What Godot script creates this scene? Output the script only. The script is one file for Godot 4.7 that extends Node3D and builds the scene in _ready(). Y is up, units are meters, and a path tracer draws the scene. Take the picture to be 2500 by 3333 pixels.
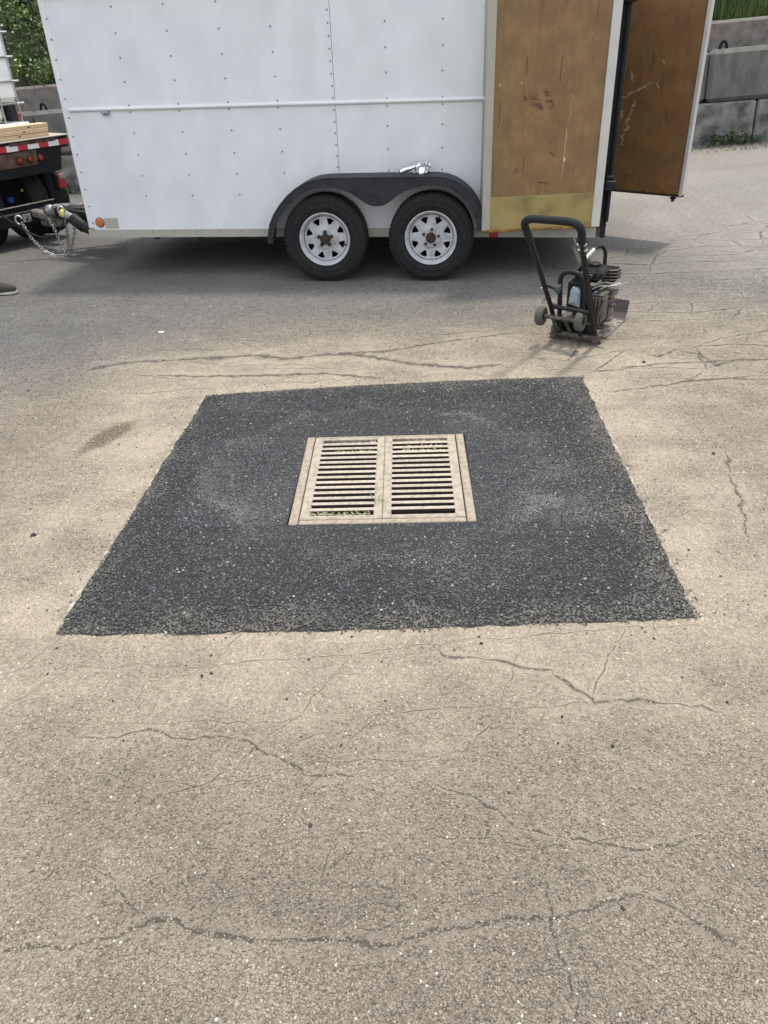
extends Node3D
# ---------------------------------------------------------------- shape helpers
var rng := RandomNumberGenerator.new()
var taken := {}
var M := {}
var T := {}

func lin(r: float, g: float, b: float) -> Color:
	return Color(r, g, b).linear_to_srgb()

func nb() -> SurfaceTool:
	var st := SurfaceTool.new()
	st.begin(Mesh.PRIMITIVE_TRIANGLES)
	return st

# one triangle, wound clockwise as seen from the side its normals point to
func tri(st: SurfaceTool, a: Vector3, b: Vector3, c: Vector3, na: Vector3, nb_: Vector3, nc: Vector3) -> void:
	var n := na + nb_ + nc
	if (b - a).cross(c - a).dot(n) > 0.0:
		st.set_normal(na); st.add_vertex(a)
		st.set_normal(nc); st.add_vertex(c)
		st.set_normal(nb_); st.add_vertex(b)
	else:
		st.set_normal(na); st.add_vertex(a)
		st.set_normal(nb_); st.add_vertex(b)
		st.set_normal(nc); st.add_vertex(c)

# flat polygon fan; out only tells which side is outside
func face(st: SurfaceTool, p: Array, out: Vector3) -> void:
	for i in range(1, p.size() - 1):
		var n: Vector3 = (p[i] - p[0]).cross(p[i + 1] - p[0])
		if n.length_squared() < 1e-16:
			continue
		n = n.normalized()
		if n.dot(out) < 0.0:
			n = -n
		tri(st, p[0], p[i], p[i + 1], n, n, n)

func box(st: SurfaceTool, c: Vector3, s: Vector3, bev := 0.0, xf := Transform3D()) -> void:
	var h := s * 0.5
	var b := minf(bev, minf(h.x, minf(h.y, h.z)) * 0.9)
	for ax in 3:
		var i := (ax + 1) % 3
		var j := (ax + 2) % 3
		for sg in [-1.0, 1.0]:
			var pts := []
			for q in [[-1, -1], [1, -1], [1, 1], [-1, 1]]:
				var v := Vector3()
				v[ax] = h[ax] * sg
				v[i] = (h[i] - b) * q[0]
				v[j] = (h[j] - b) * q[1]
				pts.append(xf * (c + v))
			var o := Vector3()
			o[ax] = sg
			face(st, pts, xf.basis * o)
	if b <= 0.0:
		return
	for ax in 3:
		var i := (ax + 1) % 3
		var j := (ax + 2) % 3
		for si in [-1.0, 1.0]:
			for sj in [-1.0, 1.0]:
				var pts := []
				for q in [[0, -1], [0, 1], [1, 1], [1, -1]]:
					var v := Vector3()
					v[ax] = (h[ax] - b) * q[1]
					v[i] = (h[i] - (b if q[0] == 1 else 0.0)) * si
					v[j] = (h[j] - (0.0 if q[0] == 1 else b)) * sj
					pts.append(xf * (c + v))
				var o := Vector3()
				o[i] = si
				o[j] = sj
				face(st, pts, xf.basis * o)
	for sx in [-1.0, 1.0]:
		for sy in [-1.0, 1.0]:
			for sz in [-1.0, 1.0]:
				var k := Vector3(sx, sy, sz)
				face(st, [xf * (c + k * Vector3(h.x, h.y - b, h.z - b)), xf * (c + k * Vector3(h.x - b, h.y, h.z - b)), xf * (c + k * Vector3(h.x - b, h.y - b, h.z))], xf.basis * k)

func bar(st: SurfaceTool, a: Vector3, b: Vector3, w: float, h: float, up := Vector3.UP, bev := 0.0) -> void:
	var z := (b - a).normalized()
	var x := up.cross(z)
	x = Vector3.RIGHT if x.length() < 0.01 else x.normalized()
	var y := z.cross(x)
	box(st, Vector3(), Vector3(w, h, a.distance_to(b)), bev, Transform3D(Basis(x, y, z), (a + b) * 0.5))

func tube(st: SurfaceTool, p: Array, r: Variant, n := 10, closed := false) -> void:
	var m := p.size()
	var rings := []
	var nr := []
	var t0: Vector3 = (p[1] - p[0]).normalized()
	var u := t0.cross(Vector3.UP)
	if u.length() < 0.1:
		u = t0.cross(Vector3.RIGHT)
	u = u.normalized()
	for i in m:
		var t: Vector3
		if closed:
			t = (p[(i + 1) % m] - p[(i - 1 + m) % m]).normalized()
		else:
			t = (p[mini(i + 1, m - 1)] - p[maxi(i - 1, 0)]).normalized()
		u = (u - t * u.dot(t)).normalized()
		var v := t.cross(u)
		var rad: float = r[i] if r is Array else r
		var ring := []
		var ns := []
		for k in n:
			var a := TAU * k / n
			var d := u * cos(a) + v * sin(a)
			ring.append(p[i] + d * rad)
			ns.append(d)
		rings.append(ring)
		nr.append(ns)
	for i in (m if closed else m - 1):
		var i2 := (i + 1) % m
		for k in n:
			var k2 := (k + 1) % n
			tri(st, rings[i][k], rings[i2][k], rings[i2][k2], nr[i][k], nr[i2][k], nr[i2][k2])
			tri(st, rings[i][k], rings[i2][k2], rings[i][k2], nr[i][k], nr[i2][k2], nr[i][k2])
	if not closed:
		face(st, rings[0], p[0] - p[1])
		face(st, rings[m - 1], p[m - 1] - p[m - 2])

# a path with its corners rounded
func rounded(p: Array, r: float, n := 6) -> Array:
	var out := [p[0]]
	for i in range(1, p.size() - 1):
		var a: Vector3 = p[i] + (p[i - 1] - p[i]).limit_length(r)
		var b: Vector3 = p[i] + (p[i + 1] - p[i]).limit_length(r)
		for k in n + 1:
			var t := float(k) / n
			out.append(a.lerp(p[i], t).lerp(p[i].lerp(b, t), t))
	out.append(p[p.size() - 1])
	return out

# profile of (radius, height), walked with the outside on the right hand
func lathe(st: SurfaceTool, prof: Array, n := 24, xf := Transform3D()) -> void:
	for i in prof.size() - 1:
		var a: Vector2 = prof[i]
		var b: Vector2 = prof[i + 1]
		if a.distance_to(b) < 1e-6:
			continue
		var nn := Vector2(b.y - a.y, a.x - b.x).normalized()
		for k in n:
			var a0 := TAU * k / n
			var a1 := TAU * (k + 1) / n
			var d0 := Vector3(cos(a0), 0, sin(a0))
			var d1 := Vector3(cos(a1), 0, sin(a1))
			var n0 := xf.basis * (d0 * nn.x + Vector3.UP * nn.y)
			var n1 := xf.basis * (d1 * nn.x + Vector3.UP * nn.y)
			var q0 := xf * (d0 * a.x + Vector3.UP * a.y)
			var q1 := xf * (d1 * a.x + Vector3.UP * a.y)
			var q2 := xf * (d1 * b.x + Vector3.UP * b.y)
			var q3 := xf * (d0 * b.x + Vector3.UP * b.y)
			if a.x > 1e-6:
				tri(st, q0, q1, q2, n0, n1, n1)
			if b.x > 1e-6:
				tri(st, q0, q2, q3, n0, n1, n0)

func prism(st: SurfaceTool, poly: PackedVector2Array, z0: float, z1: float, xf := Transform3D()) -> void:
	var idx := Geometry2D.triangulate_polygon(poly)
	for i in range(0, idx.size(), 3):
		for z in [z0, z1]:
			var o := xf.basis * Vector3(0, 0, signf(z - (z0 + z1) * 0.5))
			tri(st, xf * Vector3(poly[idx[i]].x, poly[idx[i]].y, z), xf * Vector3(poly[idx[i + 1]].x, poly[idx[i + 1]].y, z), xf * Vector3(poly[idx[i + 2]].x, poly[idx[i + 2]].y, z), o, o, o)
	var cw := Geometry2D.is_polygon_clockwise(poly)
	for i in poly.size():
		var a := poly[i]
		var b := poly[(i + 1) % poly.size()]
		var e := b - a
		var o2 := Vector2(e.y, -e.x) if not cw else Vector2(-e.y, e.x)
		face(st, [xf * Vector3(a.x, a.y, z0), xf * Vector3(b.x, b.y, z0), xf * Vector3(b.x, b.y, z1), xf * Vector3(a.x, a.y, z1)], xf.basis * Vector3(o2.x, o2.y, 0))

func ball(st: SurfaceTool, c: Vector3, r: Vector3, n := 10) -> void:
	for i in n:
		for k in n * 2:
			var q := []
			var ns := []
			for e in [[i, k], [i + 1, k], [i + 1, k + 1], [i, k + 1]]:
				var la: float = PI * e[0] / n
				var lo: float = PI * e[1] / n
				var d := Vector3(sin(la) * cos(lo), cos(la), sin(la) * sin(lo))
				q.append(c + d * r)
				ns.append((d / r).normalized())
			if i < n - 1:
				tri(st, q[0], q[1], q[2], ns[0], ns[1], ns[2])
			if i > 0:
				tri(st, q[0], q[2], q[3], ns[0], ns[2], ns[3])

# ---------------------------------------------------------------- naming
func numbered(called: String, under: Node) -> String:
	var key := str(under.get_instance_id()) + called
	var k: int = taken.get(key, 0)
	taken[key] = k + 1
	return called if k == 0 else "%s_%03d" % [called, k]

func put(st: SurfaceTool, called: String, m: Material, under: Node = self) -> MeshInstance3D:
	return hang(st.commit(), called, m, under)

func hang(mesh: Mesh, called: String, m: Material, under: Node = self) -> MeshInstance3D:
	var o := MeshInstance3D.new()
	o.mesh = mesh
	o.material_override = m
	o.name = numbered(called, under)
	under.add_child(o, true)
	return o

func tag(o: Node, label: String, category := "", group := "", kind := "") -> Node:
	if label: o.set_meta("label", label)
	if category: o.set_meta("category", category)
	if group: o.set_meta("group", group)
	if kind: o.set_meta("kind", kind)
	return o

func thing(called: String, label: String, category: String, at: Vector3, turn := 0.0, group := "") -> Node3D:
	var o := Node3D.new()
	o.name = numbered(called, self)
	add_child(o, true)
	o.position = at
	o.rotation.y = turn
	tag(o, label, category, group)
	return o

func stuff(called: String, mesh: Mesh, m: Material, buffer: PackedFloat32Array, under: Node, label := "", category := "") -> void:
	var mm := MultiMesh.new()
	mm.transform_format = MultiMesh.TRANSFORM_3D
	mm.use_colors = true
	mm.mesh = mesh
	mm.instance_count = buffer.size() / 16
	mm.buffer = buffer
	var o := MultiMeshInstance3D.new()
	o.multimesh = mm
	o.material_override = m
	o.name = numbered(called, under)
	under.add_child(o, true)
	tag(o, label, category, "", "stuff")

func row(buf: PackedFloat32Array, at: int, b: Basis, o: Vector3, c: Color) -> void:
	buf[at] = b.x.x; buf[at + 1] = b.y.x; buf[at + 2] = b.z.x; buf[at + 3] = o.x
	buf[at + 4] = b.x.y; buf[at + 5] = b.y.y; buf[at + 6] = b.z.y; buf[at + 7] = o.y
	buf[at + 8] = b.x.z; buf[at + 9] = b.y.z; buf[at + 10] = b.z.z; buf[at + 11] = o.z
	buf[at + 12] = c.r; buf[at + 13] = c.g; buf[at + 14] = c.b; buf[at + 15] = 1.0

# ---------------------------------------------------------------- materials
func ramp(lo: float, hi: float, mid := -1.0) -> Gradient:
	var g := Gradient.new()
	g.offsets = PackedFloat32Array([0.0, 0.5, 1.0]) if mid >= 0.0 else PackedFloat32Array([0.0, 1.0])
	g.colors = PackedColorArray([Color(lo, lo, lo), Color(mid, mid, mid), Color(hi, hi, hi)]) if mid >= 0.0 else PackedColorArray([Color(lo, lo, lo), Color(hi, hi, hi)])
	return g

func noise_tex(size: int, kind: int, freq: float, oct: int, g: Gradient, sd: int, ret := -1) -> NoiseTexture2D:
	var n := FastNoiseLite.new()
	n.seed = sd
	n.noise_type = kind
	n.frequency = freq
	n.fractal_octaves = oct
	if ret >= 0:
		n.cellular_return_type = ret
		n.fractal_type = FastNoiseLite.FRACTAL_NONE
	var t := NoiseTexture2D.new()
	t.width = size
	t.height = size
	t.seamless = true
	t.noise = n
	t.color_ramp = g
	return t

func streaks(w: int, h: int, fx: float, fy: float, lo: float, hi: float, sd: int) -> ImageTexture:
	var n := FastNoiseLite.new()
	n.seed = sd
	n.frequency = 1.0
	n.fractal_octaves = 4
	var im := Image.create(w, h, false, Image.FORMAT_RGB8)
	for y in h:
		for x in w:
			var v := clampf(0.5 + 0.9 * n.get_noise_2d(x * fx, y * fy), 0.0, 1.0)
			var c := lerpf(lo, hi, v)
			im.set_pixel(x, y, Color(c, c, c))
	return ImageTexture.create_from_image(im)

func mat(r: float, g: float, b: float, rough: float, metal := 0.0, tex: Texture2D = null, scale := 1.0, bump: Texture2D = null, depth := 0.1) -> StandardMaterial3D:
	var m := StandardMaterial3D.new()
	m.albedo_color = lin(r, g, b)
	m.roughness = rough
	m.metallic = metal
	if tex:
		m.albedo_texture = tex
	if bump:
		m.heightmap_enabled = true
		m.heightmap_texture = bump
		m.heightmap_scale = depth
	if tex or bump:
		m.uv1_triplanar = true
		m.uv1_scale = Vector3.ONE * scale
	return m

func rough_map(m: StandardMaterial3D, t: Texture2D) -> StandardMaterial3D:
	m.roughness_texture = t
	return m

func make_materials() -> void:
	var SX := FastNoiseLite.TYPE_SIMPLEX_SMOOTH
	var CE := FastNoiseLite.TYPE_CELLULAR
	T.grime = noise_tex(512, SX, 0.012, 5, ramp(0.72, 1.0, 0.93), 3)
	T.blotch = noise_tex(512, SX, 0.008, 6, ramp(0.45, 1.0, 0.78), 8)
	T.fine = noise_tex(512, SX, 0.12, 3, ramp(0.82, 1.0), 5)
	T.finebump = noise_tex(512, SX, 0.1, 4, ramp(0.0, 1.0), 6)
	T.cell = noise_tex(1024, CE, 0.11, 1, ramp(0.84, 1.0), 11, FastNoiseLite.RETURN_CELL_VALUE)
	T.cellbump = noise_tex(1024, CE, 0.11, 1, ramp(1.0, 0.0), 11, FastNoiseLite.RETURN_DISTANCE)
	T.white = noise_tex(512, SX, 0.006, 4, ramp(0.93, 1.0, 0.985), 21)
	T.wood = streaks(256, 512, 0.12, 0.006, 0.86, 1.0, 31)
	T.runs = streaks(256, 256, 0.035, 0.012, 0.80, 1.0, 33)
	T.panel = streaks(256, 256, 0.03, 0.016, 0.955, 1.0, 35)
	M.white = mat(0.675, 0.69, 0.712, 0.34, 0.0, T.panel, 0.42)
	M.white.metallic_specular = 0.4
	M.trimwhite = mat(0.68, 0.69, 0.71, 0.35, 0.0, T.white, 0.6)
	M.alu = mat(0.52, 0.51, 0.48, 0.45, 0.1, T.white, 1.5)
	M.beige = mat(0.37, 0.355, 0.31, 0.5, 0.0, T.white, 1.2)
	M.post = mat(0.36, 0.345, 0.29, 0.5, 0.05, T.white, 1.0)
	M.tan = mat(0.62, 0.60, 0.54, 0.45, 0.0, T.grime, 1.0)
	M.kick = mat(0.33, 0.245, 0.088, 0.65, 0.0, T.grime, 0.6)
	M.amberedge = mat(0.36, 0.20, 0.03, 0.6, 0.0, T.blotch, 2.0)
	M.black = mat(0.018, 0.019, 0.021, 0.45, 0.0, T.grime, 2.0)
	M.fender = mat(0.034, 0.036, 0.04, 0.5, 0.0, T.grime, 1.0, T.finebump, 0.03)
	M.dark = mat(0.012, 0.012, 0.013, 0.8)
	M.rubber = mat(0.024, 0.024, 0.025, 0.78, 0.0, T.grime, 2.5, T.finebump, 0.06)
	M.rim = mat(0.50, 0.51, 0.53, 0.4, 0.0, T.grime, 1.5)
	M.rust = mat(0.065, 0.040, 0.028, 0.85, 0.2, T.blotch, 6.0, T.finebump, 0.1)
	M.rustplate = mat(0.17, 0.10, 0.07, 0.8, 0.0, T.blotch, 2.0)
	M.screw = mat(0.24, 0.25, 0.27, 0.5, 0.3)
	M.steel = mat(0.45, 0.45, 0.45, 0.4, 0.8, T.blotch, 3.0)
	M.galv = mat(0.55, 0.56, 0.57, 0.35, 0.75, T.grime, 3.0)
	M.chrome = mat(0.75, 0.75, 0.76, 0.15, 1.0)
	M.foil = mat(0.80, 0.80, 0.82, 0.22, 0.9, T.fine, 3.0)
	M.amber = mat(0.42, 0.14, 0.03, 0.25)
	M.red = mat(0.36, 0.02, 0.02, 0.22)
	M.redtape = mat(0.52, 0.03, 0.04, 0.35)
	M.whitetape = mat(0.80, 0.80, 0.80, 0.35)
	M.tank = mat(0.92, 0.92, 0.90, 0.4, 0.0, T.white, 1.0)
	M.tank.subsurf_scatter_enabled = true
	M.tank.subsurf_scatter_strength = 0.15
	M.lumber = mat(0.70, 0.53, 0.32, 0.75, 0.0, T.wood, 2.2)
	M.concrete = mat(0.150, 0.147, 0.136, 0.9, 0.0, T.runs, 0.55, T.finebump, 0.35)
	M.concrete2 = mat(0.27, 0.262, 0.242, 0.9, 0.0, T.blotch, 0.7, T.finebump, 0.35)
	M.concrete3 = mat(0.185, 0.168, 0.150, 0.9, 0.0, T.grime, 0.7, T.finebump, 0.3)
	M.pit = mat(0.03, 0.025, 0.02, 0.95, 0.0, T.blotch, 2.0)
	M.grate = mat(0.38, 0.33, 0.265, 0.8, 0.05, T.grime, 3.0, T.finebump, 0.12)
	M.framerust = mat(0.36, 0.305, 0.235, 0.85, 0.0, T.grime, 4.0, T.finebump, 0.2)
	M.tubeblack = mat(0.02, 0.021, 0.024, 0.38, 0.0, T.grime, 6.0)
	M.foam = mat(0.026, 0.028, 0.032, 0.7, 0.0, T.fine, 8.0)
	M.plate = mat(0.34, 0.305, 0.26, 0.6, 0.1, T.blotch, 5.0, T.finebump, 0.1)
	M.engine = mat(0.032, 0.031, 0.029, 0.36, 0.1, T.blotch, 9.0)
	M.cover = mat(0.15, 0.135, 0.115, 0.55, 0.1, T.blotch, 7.0)
	M.bluegrey = mat(0.50, 0.60, 0.66, 0.4, 0.3, T.grime, 6.0)
	M.greywheel = mat(0.095, 0.088, 0.078, 0.8, 0.0, T.grime, 8.0)
	M.green = mat(0.03, 0.055, 0.05, 0.6)
	M.yellow = mat(0.55, 0.48, 0.12, 0.5)
	M.sticker = mat(0.45, 0.46, 0.46, 0.6, 0.0, T.blotch, 6.0)
	M.blue = mat(0.02, 0.10, 0.35, 0.4)
	M.orange = mat(0.55, 0.06, 0.02, 0.5)
	M.cloth = mat(0.03, 0.035, 0.05, 0.9, 0.0, T.fine, 6.0)
	M.shoe = mat(0.045, 0.043, 0.038, 0.85, 0.0, T.fine, 10.0)
	M.sole = mat(0.42, 0.40, 0.36, 0.7)
	M.skin = mat(0.45, 0.27, 0.19, 0.6)
	M.shirt = mat(0.10, 0.11, 0.13, 0.85, 0.0, T.fine, 6.0)
	M.hair = mat(0.03, 0.02, 0.015, 0.7)
	M.paper = mat(0.8, 0.8, 0.78, 0.7)
	for k in ['fender', 'rubber', 'tubeblack', 'black', 'foam', 'dark', 'engine']:
		M[k].metallic_specular = 0.28
	M.iron = StandardMaterial3D.new()
	M.iron.vertex_color_use_as_albedo = true
	M.iron.roughness = 0.85
	M.iron.albedo_texture = T.grime
	M.iron.uv1_triplanar = true
	M.iron.uv1_scale = Vector3.ONE * 5.0
	M.lip = mat(0.05, 0.043, 0.036, 0.6, 0.0, T.grime, 5.0)  # darker than the base plate: the lip's shade is put into its colour
	M.tint = StandardMaterial3D.new()
	M.tint.vertex_color_use_as_albedo = true
	M.tint.roughness = 0.85
	M.stone = StandardMaterial3D.new()
	M.stone.vertex_color_use_as_albedo = true
	M.stone.roughness = 0.8
	M.leaf = StandardMaterial3D.new()
	M.leaf.vertex_color_use_as_albedo = true
	M.leaf.roughness = 0.5
	M.leaf.backlight_enabled = true
	M.leaf.backlight = Color(0.35, 0.45, 0.12)
	M.ground = StandardMaterial3D.new()
	M.ground.vertex_color_use_as_albedo = true
	M.ground.roughness = 0.92
	M.ground.albedo_texture = T.cell
	M.ground.heightmap_enabled = true
	M.ground.heightmap_texture = T.cellbump
	M.ground.heightmap_scale = 0.55
	M.ground.uv1_scale = Vector3(1.15, 1.15, 1)
	M.ground.detail_enabled = true
	M.ground.detail_albedo = noise_tex(512, SX, 0.03, 5, ramp(0.84, 1.0), 44)
	M.ground.detail_uv_layer = BaseMaterial3D.DETAIL_UV_2
	M.ground.detail_blend_mode = BaseMaterial3D.BLEND_MODE_MUL
	M.patch = StandardMaterial3D.new()
	M.patch.albedo_color = lin(0.018, 0.0185, 0.020)
	M.patch.roughness = 0.7
	M.patch.albedo_texture = T.cell
	M.patch.heightmap_enabled = true
	M.patch.heightmap_texture = T.cellbump
	M.patch.heightmap_scale = 0.6
	M.patch.uv1_triplanar = true
	M.patch.uv1_scale = Vector3.ONE * 1.1
# ---------------------------------------------------------------- the ground
const PATCH_AT := Vector2(-0.0035, -3.167)
const PATCH_TURN := 0.0498
const PATCH_W := 1.117
const PATCH_L := 1.0885
const GRATE_AT := Vector2(0.0063, -3.1602)
const GRATE_TURN := 0.0403
var low := FastNoiseLite.new()
var mid := FastNoiseLite.new()

func ground_y(x: float, z: float) -> float:
	var t := smoothstep(8.0, 14.0, -z)
	return t * 0.048 * (clampf(x, -14.0, 9.0) - 6.0)

# the yard's colour: grey worn asphalt, darker far left, pale dust trodden round the patch
func yard(x: float, z: float) -> Color:
	var p := (Vector2(x, z) - PATCH_AT).rotated(-PATCH_TURN)
	var d := maxf(absf(p.x) - PATCH_W, absf(p.y) - PATCH_L)
	var n := low.get_noise_2d(x, z * 1.6)
	var n2 := mid.get_noise_2d(x, z * 1.4)
	var dust := 0.95 * smoothstep(1.15, 0.0, d + 0.25 * n + 0.12 * n2)
	if z > -2.1:
		dust = maxf(dust * 0.9, 0.0)
	dust = maxf(dust, 0.75 * smoothstep(1.1, 0.1, absf(z + 4.55) + 0.3 * n) * smoothstep(2.6, 1.2, absf(x - 0.5)))
	dust = maxf(dust, 0.55 * smoothstep(1.5, 0.2, absf(x - 2.0) + 0.3 * n) * smoothstep(-1.3, -2.4, z) * smoothstep(-6.6, -5.0, z))
	dust = maxf(dust, 0.42 * smoothstep(0.0, 0.42, low.get_noise_2d(x * 1.8 + 31.0, z * 1.8)) * smoothstep(-5.4, -4.4, z))
	dust = clampf(dust + 0.28 * n2 * dust, 0.0, 1.0)
	var grey := Color(0.252, 0.215, 0.171).lerp(Color(0.188, 0.180, 0.168), smoothstep(-4.6, -6.2, z))
	grey = grey.lerp(Color(0.315, 0.292, 0.258), smoothstep(1.6, 3.4, x) * smoothstep(-5.0, -7.0, z))
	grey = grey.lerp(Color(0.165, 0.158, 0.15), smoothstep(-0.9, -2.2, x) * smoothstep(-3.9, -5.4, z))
	var c := grey.lerp(Color(0.395, 0.340, 0.262), dust)
	c *= 1.0 + 0.16 * n2 + 0.13 * n
	# damp spill left of the patch
	var s := (Vector2(x, z) - Vector2(-1.46, -3.70)).rotated(1.15)
	var e := Vector2(s.x / 0.24, s.y / 0.075).length() + 0.35 * n2
	c = c.lerp(Color(0.165, 0.13, 0.085), 0.75 * smoothstep(1.15, 0.55, e))
	return c

func steps(a: float, b: float, d: float) -> Array:
	var out := []
	var n := int(round((b - a) / d))
	for i in n + 1:
		out.append(lerpf(a, b, float(i) / n))
	return out

func build_ground() -> void:
	var xs: Array = [-90.0, -50.0, -30.0, -20.0, -14.0, -11.0, -9.0, -7.5, -6.0, -5.0] + steps(-4.2, 4.2, 0.045) + [5.0, 6.0, 7.5, 9.0, 11.0, 14.0, 20.0, 30.0, 50.0, 90.0]
	var zs: Array = [-90.0, -50.0, -30.0, -22.0] + steps(-19.0, -7.5, 0.4) + steps(-7.3, -0.4, 0.045) + [0.2, 1.0, 2.5, 5.0, 10.0, 25.0, 60.0]
	var nx := xs.size()
	var nz := zs.size()
	var v := PackedVector3Array()
	var nn := PackedVector3Array()
	var col := PackedColorArray()
	var uv := PackedVector2Array()
	var uv2 := PackedVector2Array()
	for z in zs:
		for x in xs:
			v.append(Vector3(x, ground_y(x, z), z))
			nn.append(Vector3.UP)
			col.append(yard(x, z))
			uv.append(Vector2(x, z))
			uv2.append(Vector2(x * 0.83 + z * 0.31, z * 0.83 - x * 0.31))
	var idx := PackedInt32Array()
	for j in nz - 1:
		for i in nx - 1:
			var inside := true
			for e in [[0, 0], [1, 0], [0, 1], [1, 1]]:
				var p := (Vector2(xs[i + e[0]], zs[j + e[1]]) - PATCH_AT).rotated(-PATCH_TURN)
				inside = inside and absf(p.x) < PATCH_W - 0.12 and absf(p.y) < PATCH_L - 0.12
			if inside:
				continue
			var a := j * nx + i
			idx.append_array([a, a + 1, a + nx, a + 1, a + nx + 1, a + nx])
	var arr := []
	arr.resize(Mesh.ARRAY_MAX)
	arr[Mesh.ARRAY_VERTEX] = v
	arr[Mesh.ARRAY_NORMAL] = nn
	arr[Mesh.ARRAY_COLOR] = col
	arr[Mesh.ARRAY_TEX_UV] = uv
	arr[Mesh.ARRAY_TEX_UV2] = uv2
	arr[Mesh.ARRAY_INDEX] = idx
	var am := ArrayMesh.new()
	am.add_surface_from_arrays(Mesh.PRIMITIVE_TRIANGLES, arr)
	var g := hang(am, "ground", M.ground)
	tag(g, "worn dusty asphalt yard with cracks and embedded stones", "ground", "", "structure")
	build_cracks(g)
	build_chips(g)

# a crack is a shallow seam: crumbled lips with darker dirt packed between them
func crack_line(st: SurfaceTool, pts: Array, w: float) -> void:
	var fine := [pts[0]]
	for i in pts.size() - 1:
		var a: Vector2 = pts[i]
		var b: Vector2 = pts[i + 1]
		var n := maxi(2, int(a.distance_to(b) / 0.022))
		var off := Vector2()
		for k in range(1, n + 1):
			off = off * 0.75 + Vector2(rng.randf_range(-1, 1), rng.randf_range(-1, 1)) * 0.0085
			fine.append(a.lerp(b, float(k) / n) + off * (0.0 if k == n else 1.0))
	var prev := []
	var wob := 1.0
	for i in fine.size():
		var t: Vector2 = (fine[mini(i + 1, fine.size() - 1)] - fine[maxi(i - 1, 0)]).normalized()
		var s := Vector2(-t.y, t.x)
		var ends := minf(1.0, 0.35 + 0.22 * minf(i, fine.size() - 1 - i))
		wob = lerpf(wob, rng.randf_range(0.05, 1.8), 0.6)
		var h := 1.15 * w * ends * wob
		var rowp := []
		for q in [[-3.2, 0.0], [-0.75, 1.0], [-0.38, 2.0], [0.38, 2.0], [0.75, 1.0], [3.2, 0.0]]:
			var p: Vector2 = fine[i] + s * h * q[0] + s * h * 0.35 * rng.randf_range(-1, 1) * (1.0 if q[1] > 0.5 else 2.0)
			var c := yard(p.x, p.y) * 0.76
			c = c * (1.0 if q[1] < 0.5 else 0.74 if q[1] < 1.5 else 0.22 + 0.12 * rng.randf())
			rowp.append([Vector3(p.x, ground_y(p.x, p.y) + (0.0004 if q[1] < 0.5 else 0.0012 if q[1] < 1.5 else 0.0019), p.y), c])
		if prev:
			for k in 5:
				var q0: Array = prev[k]
				var q1: Array = prev[k + 1]
				var q2: Array = rowp[k + 1]
				var q3: Array = rowp[k]
				for tr in [[q0, q1, q2], [q0, q2, q3]]:
					var n: Vector3 = (tr[1][0] - tr[0][0]).cross(tr[2][0] - tr[0][0])
					if n.length_squared() < 1e-18:
						continue
					n = n.normalized()
					var o: Array = tr
					if n.y > 0.0:
						o = [tr[0], tr[2], tr[1]]
					else:
						n = -n
					for e in o:
						st.set_normal(n)
						st.set_color(e[1])
						st.add_vertex(e[0])
		prev = rowp

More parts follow.
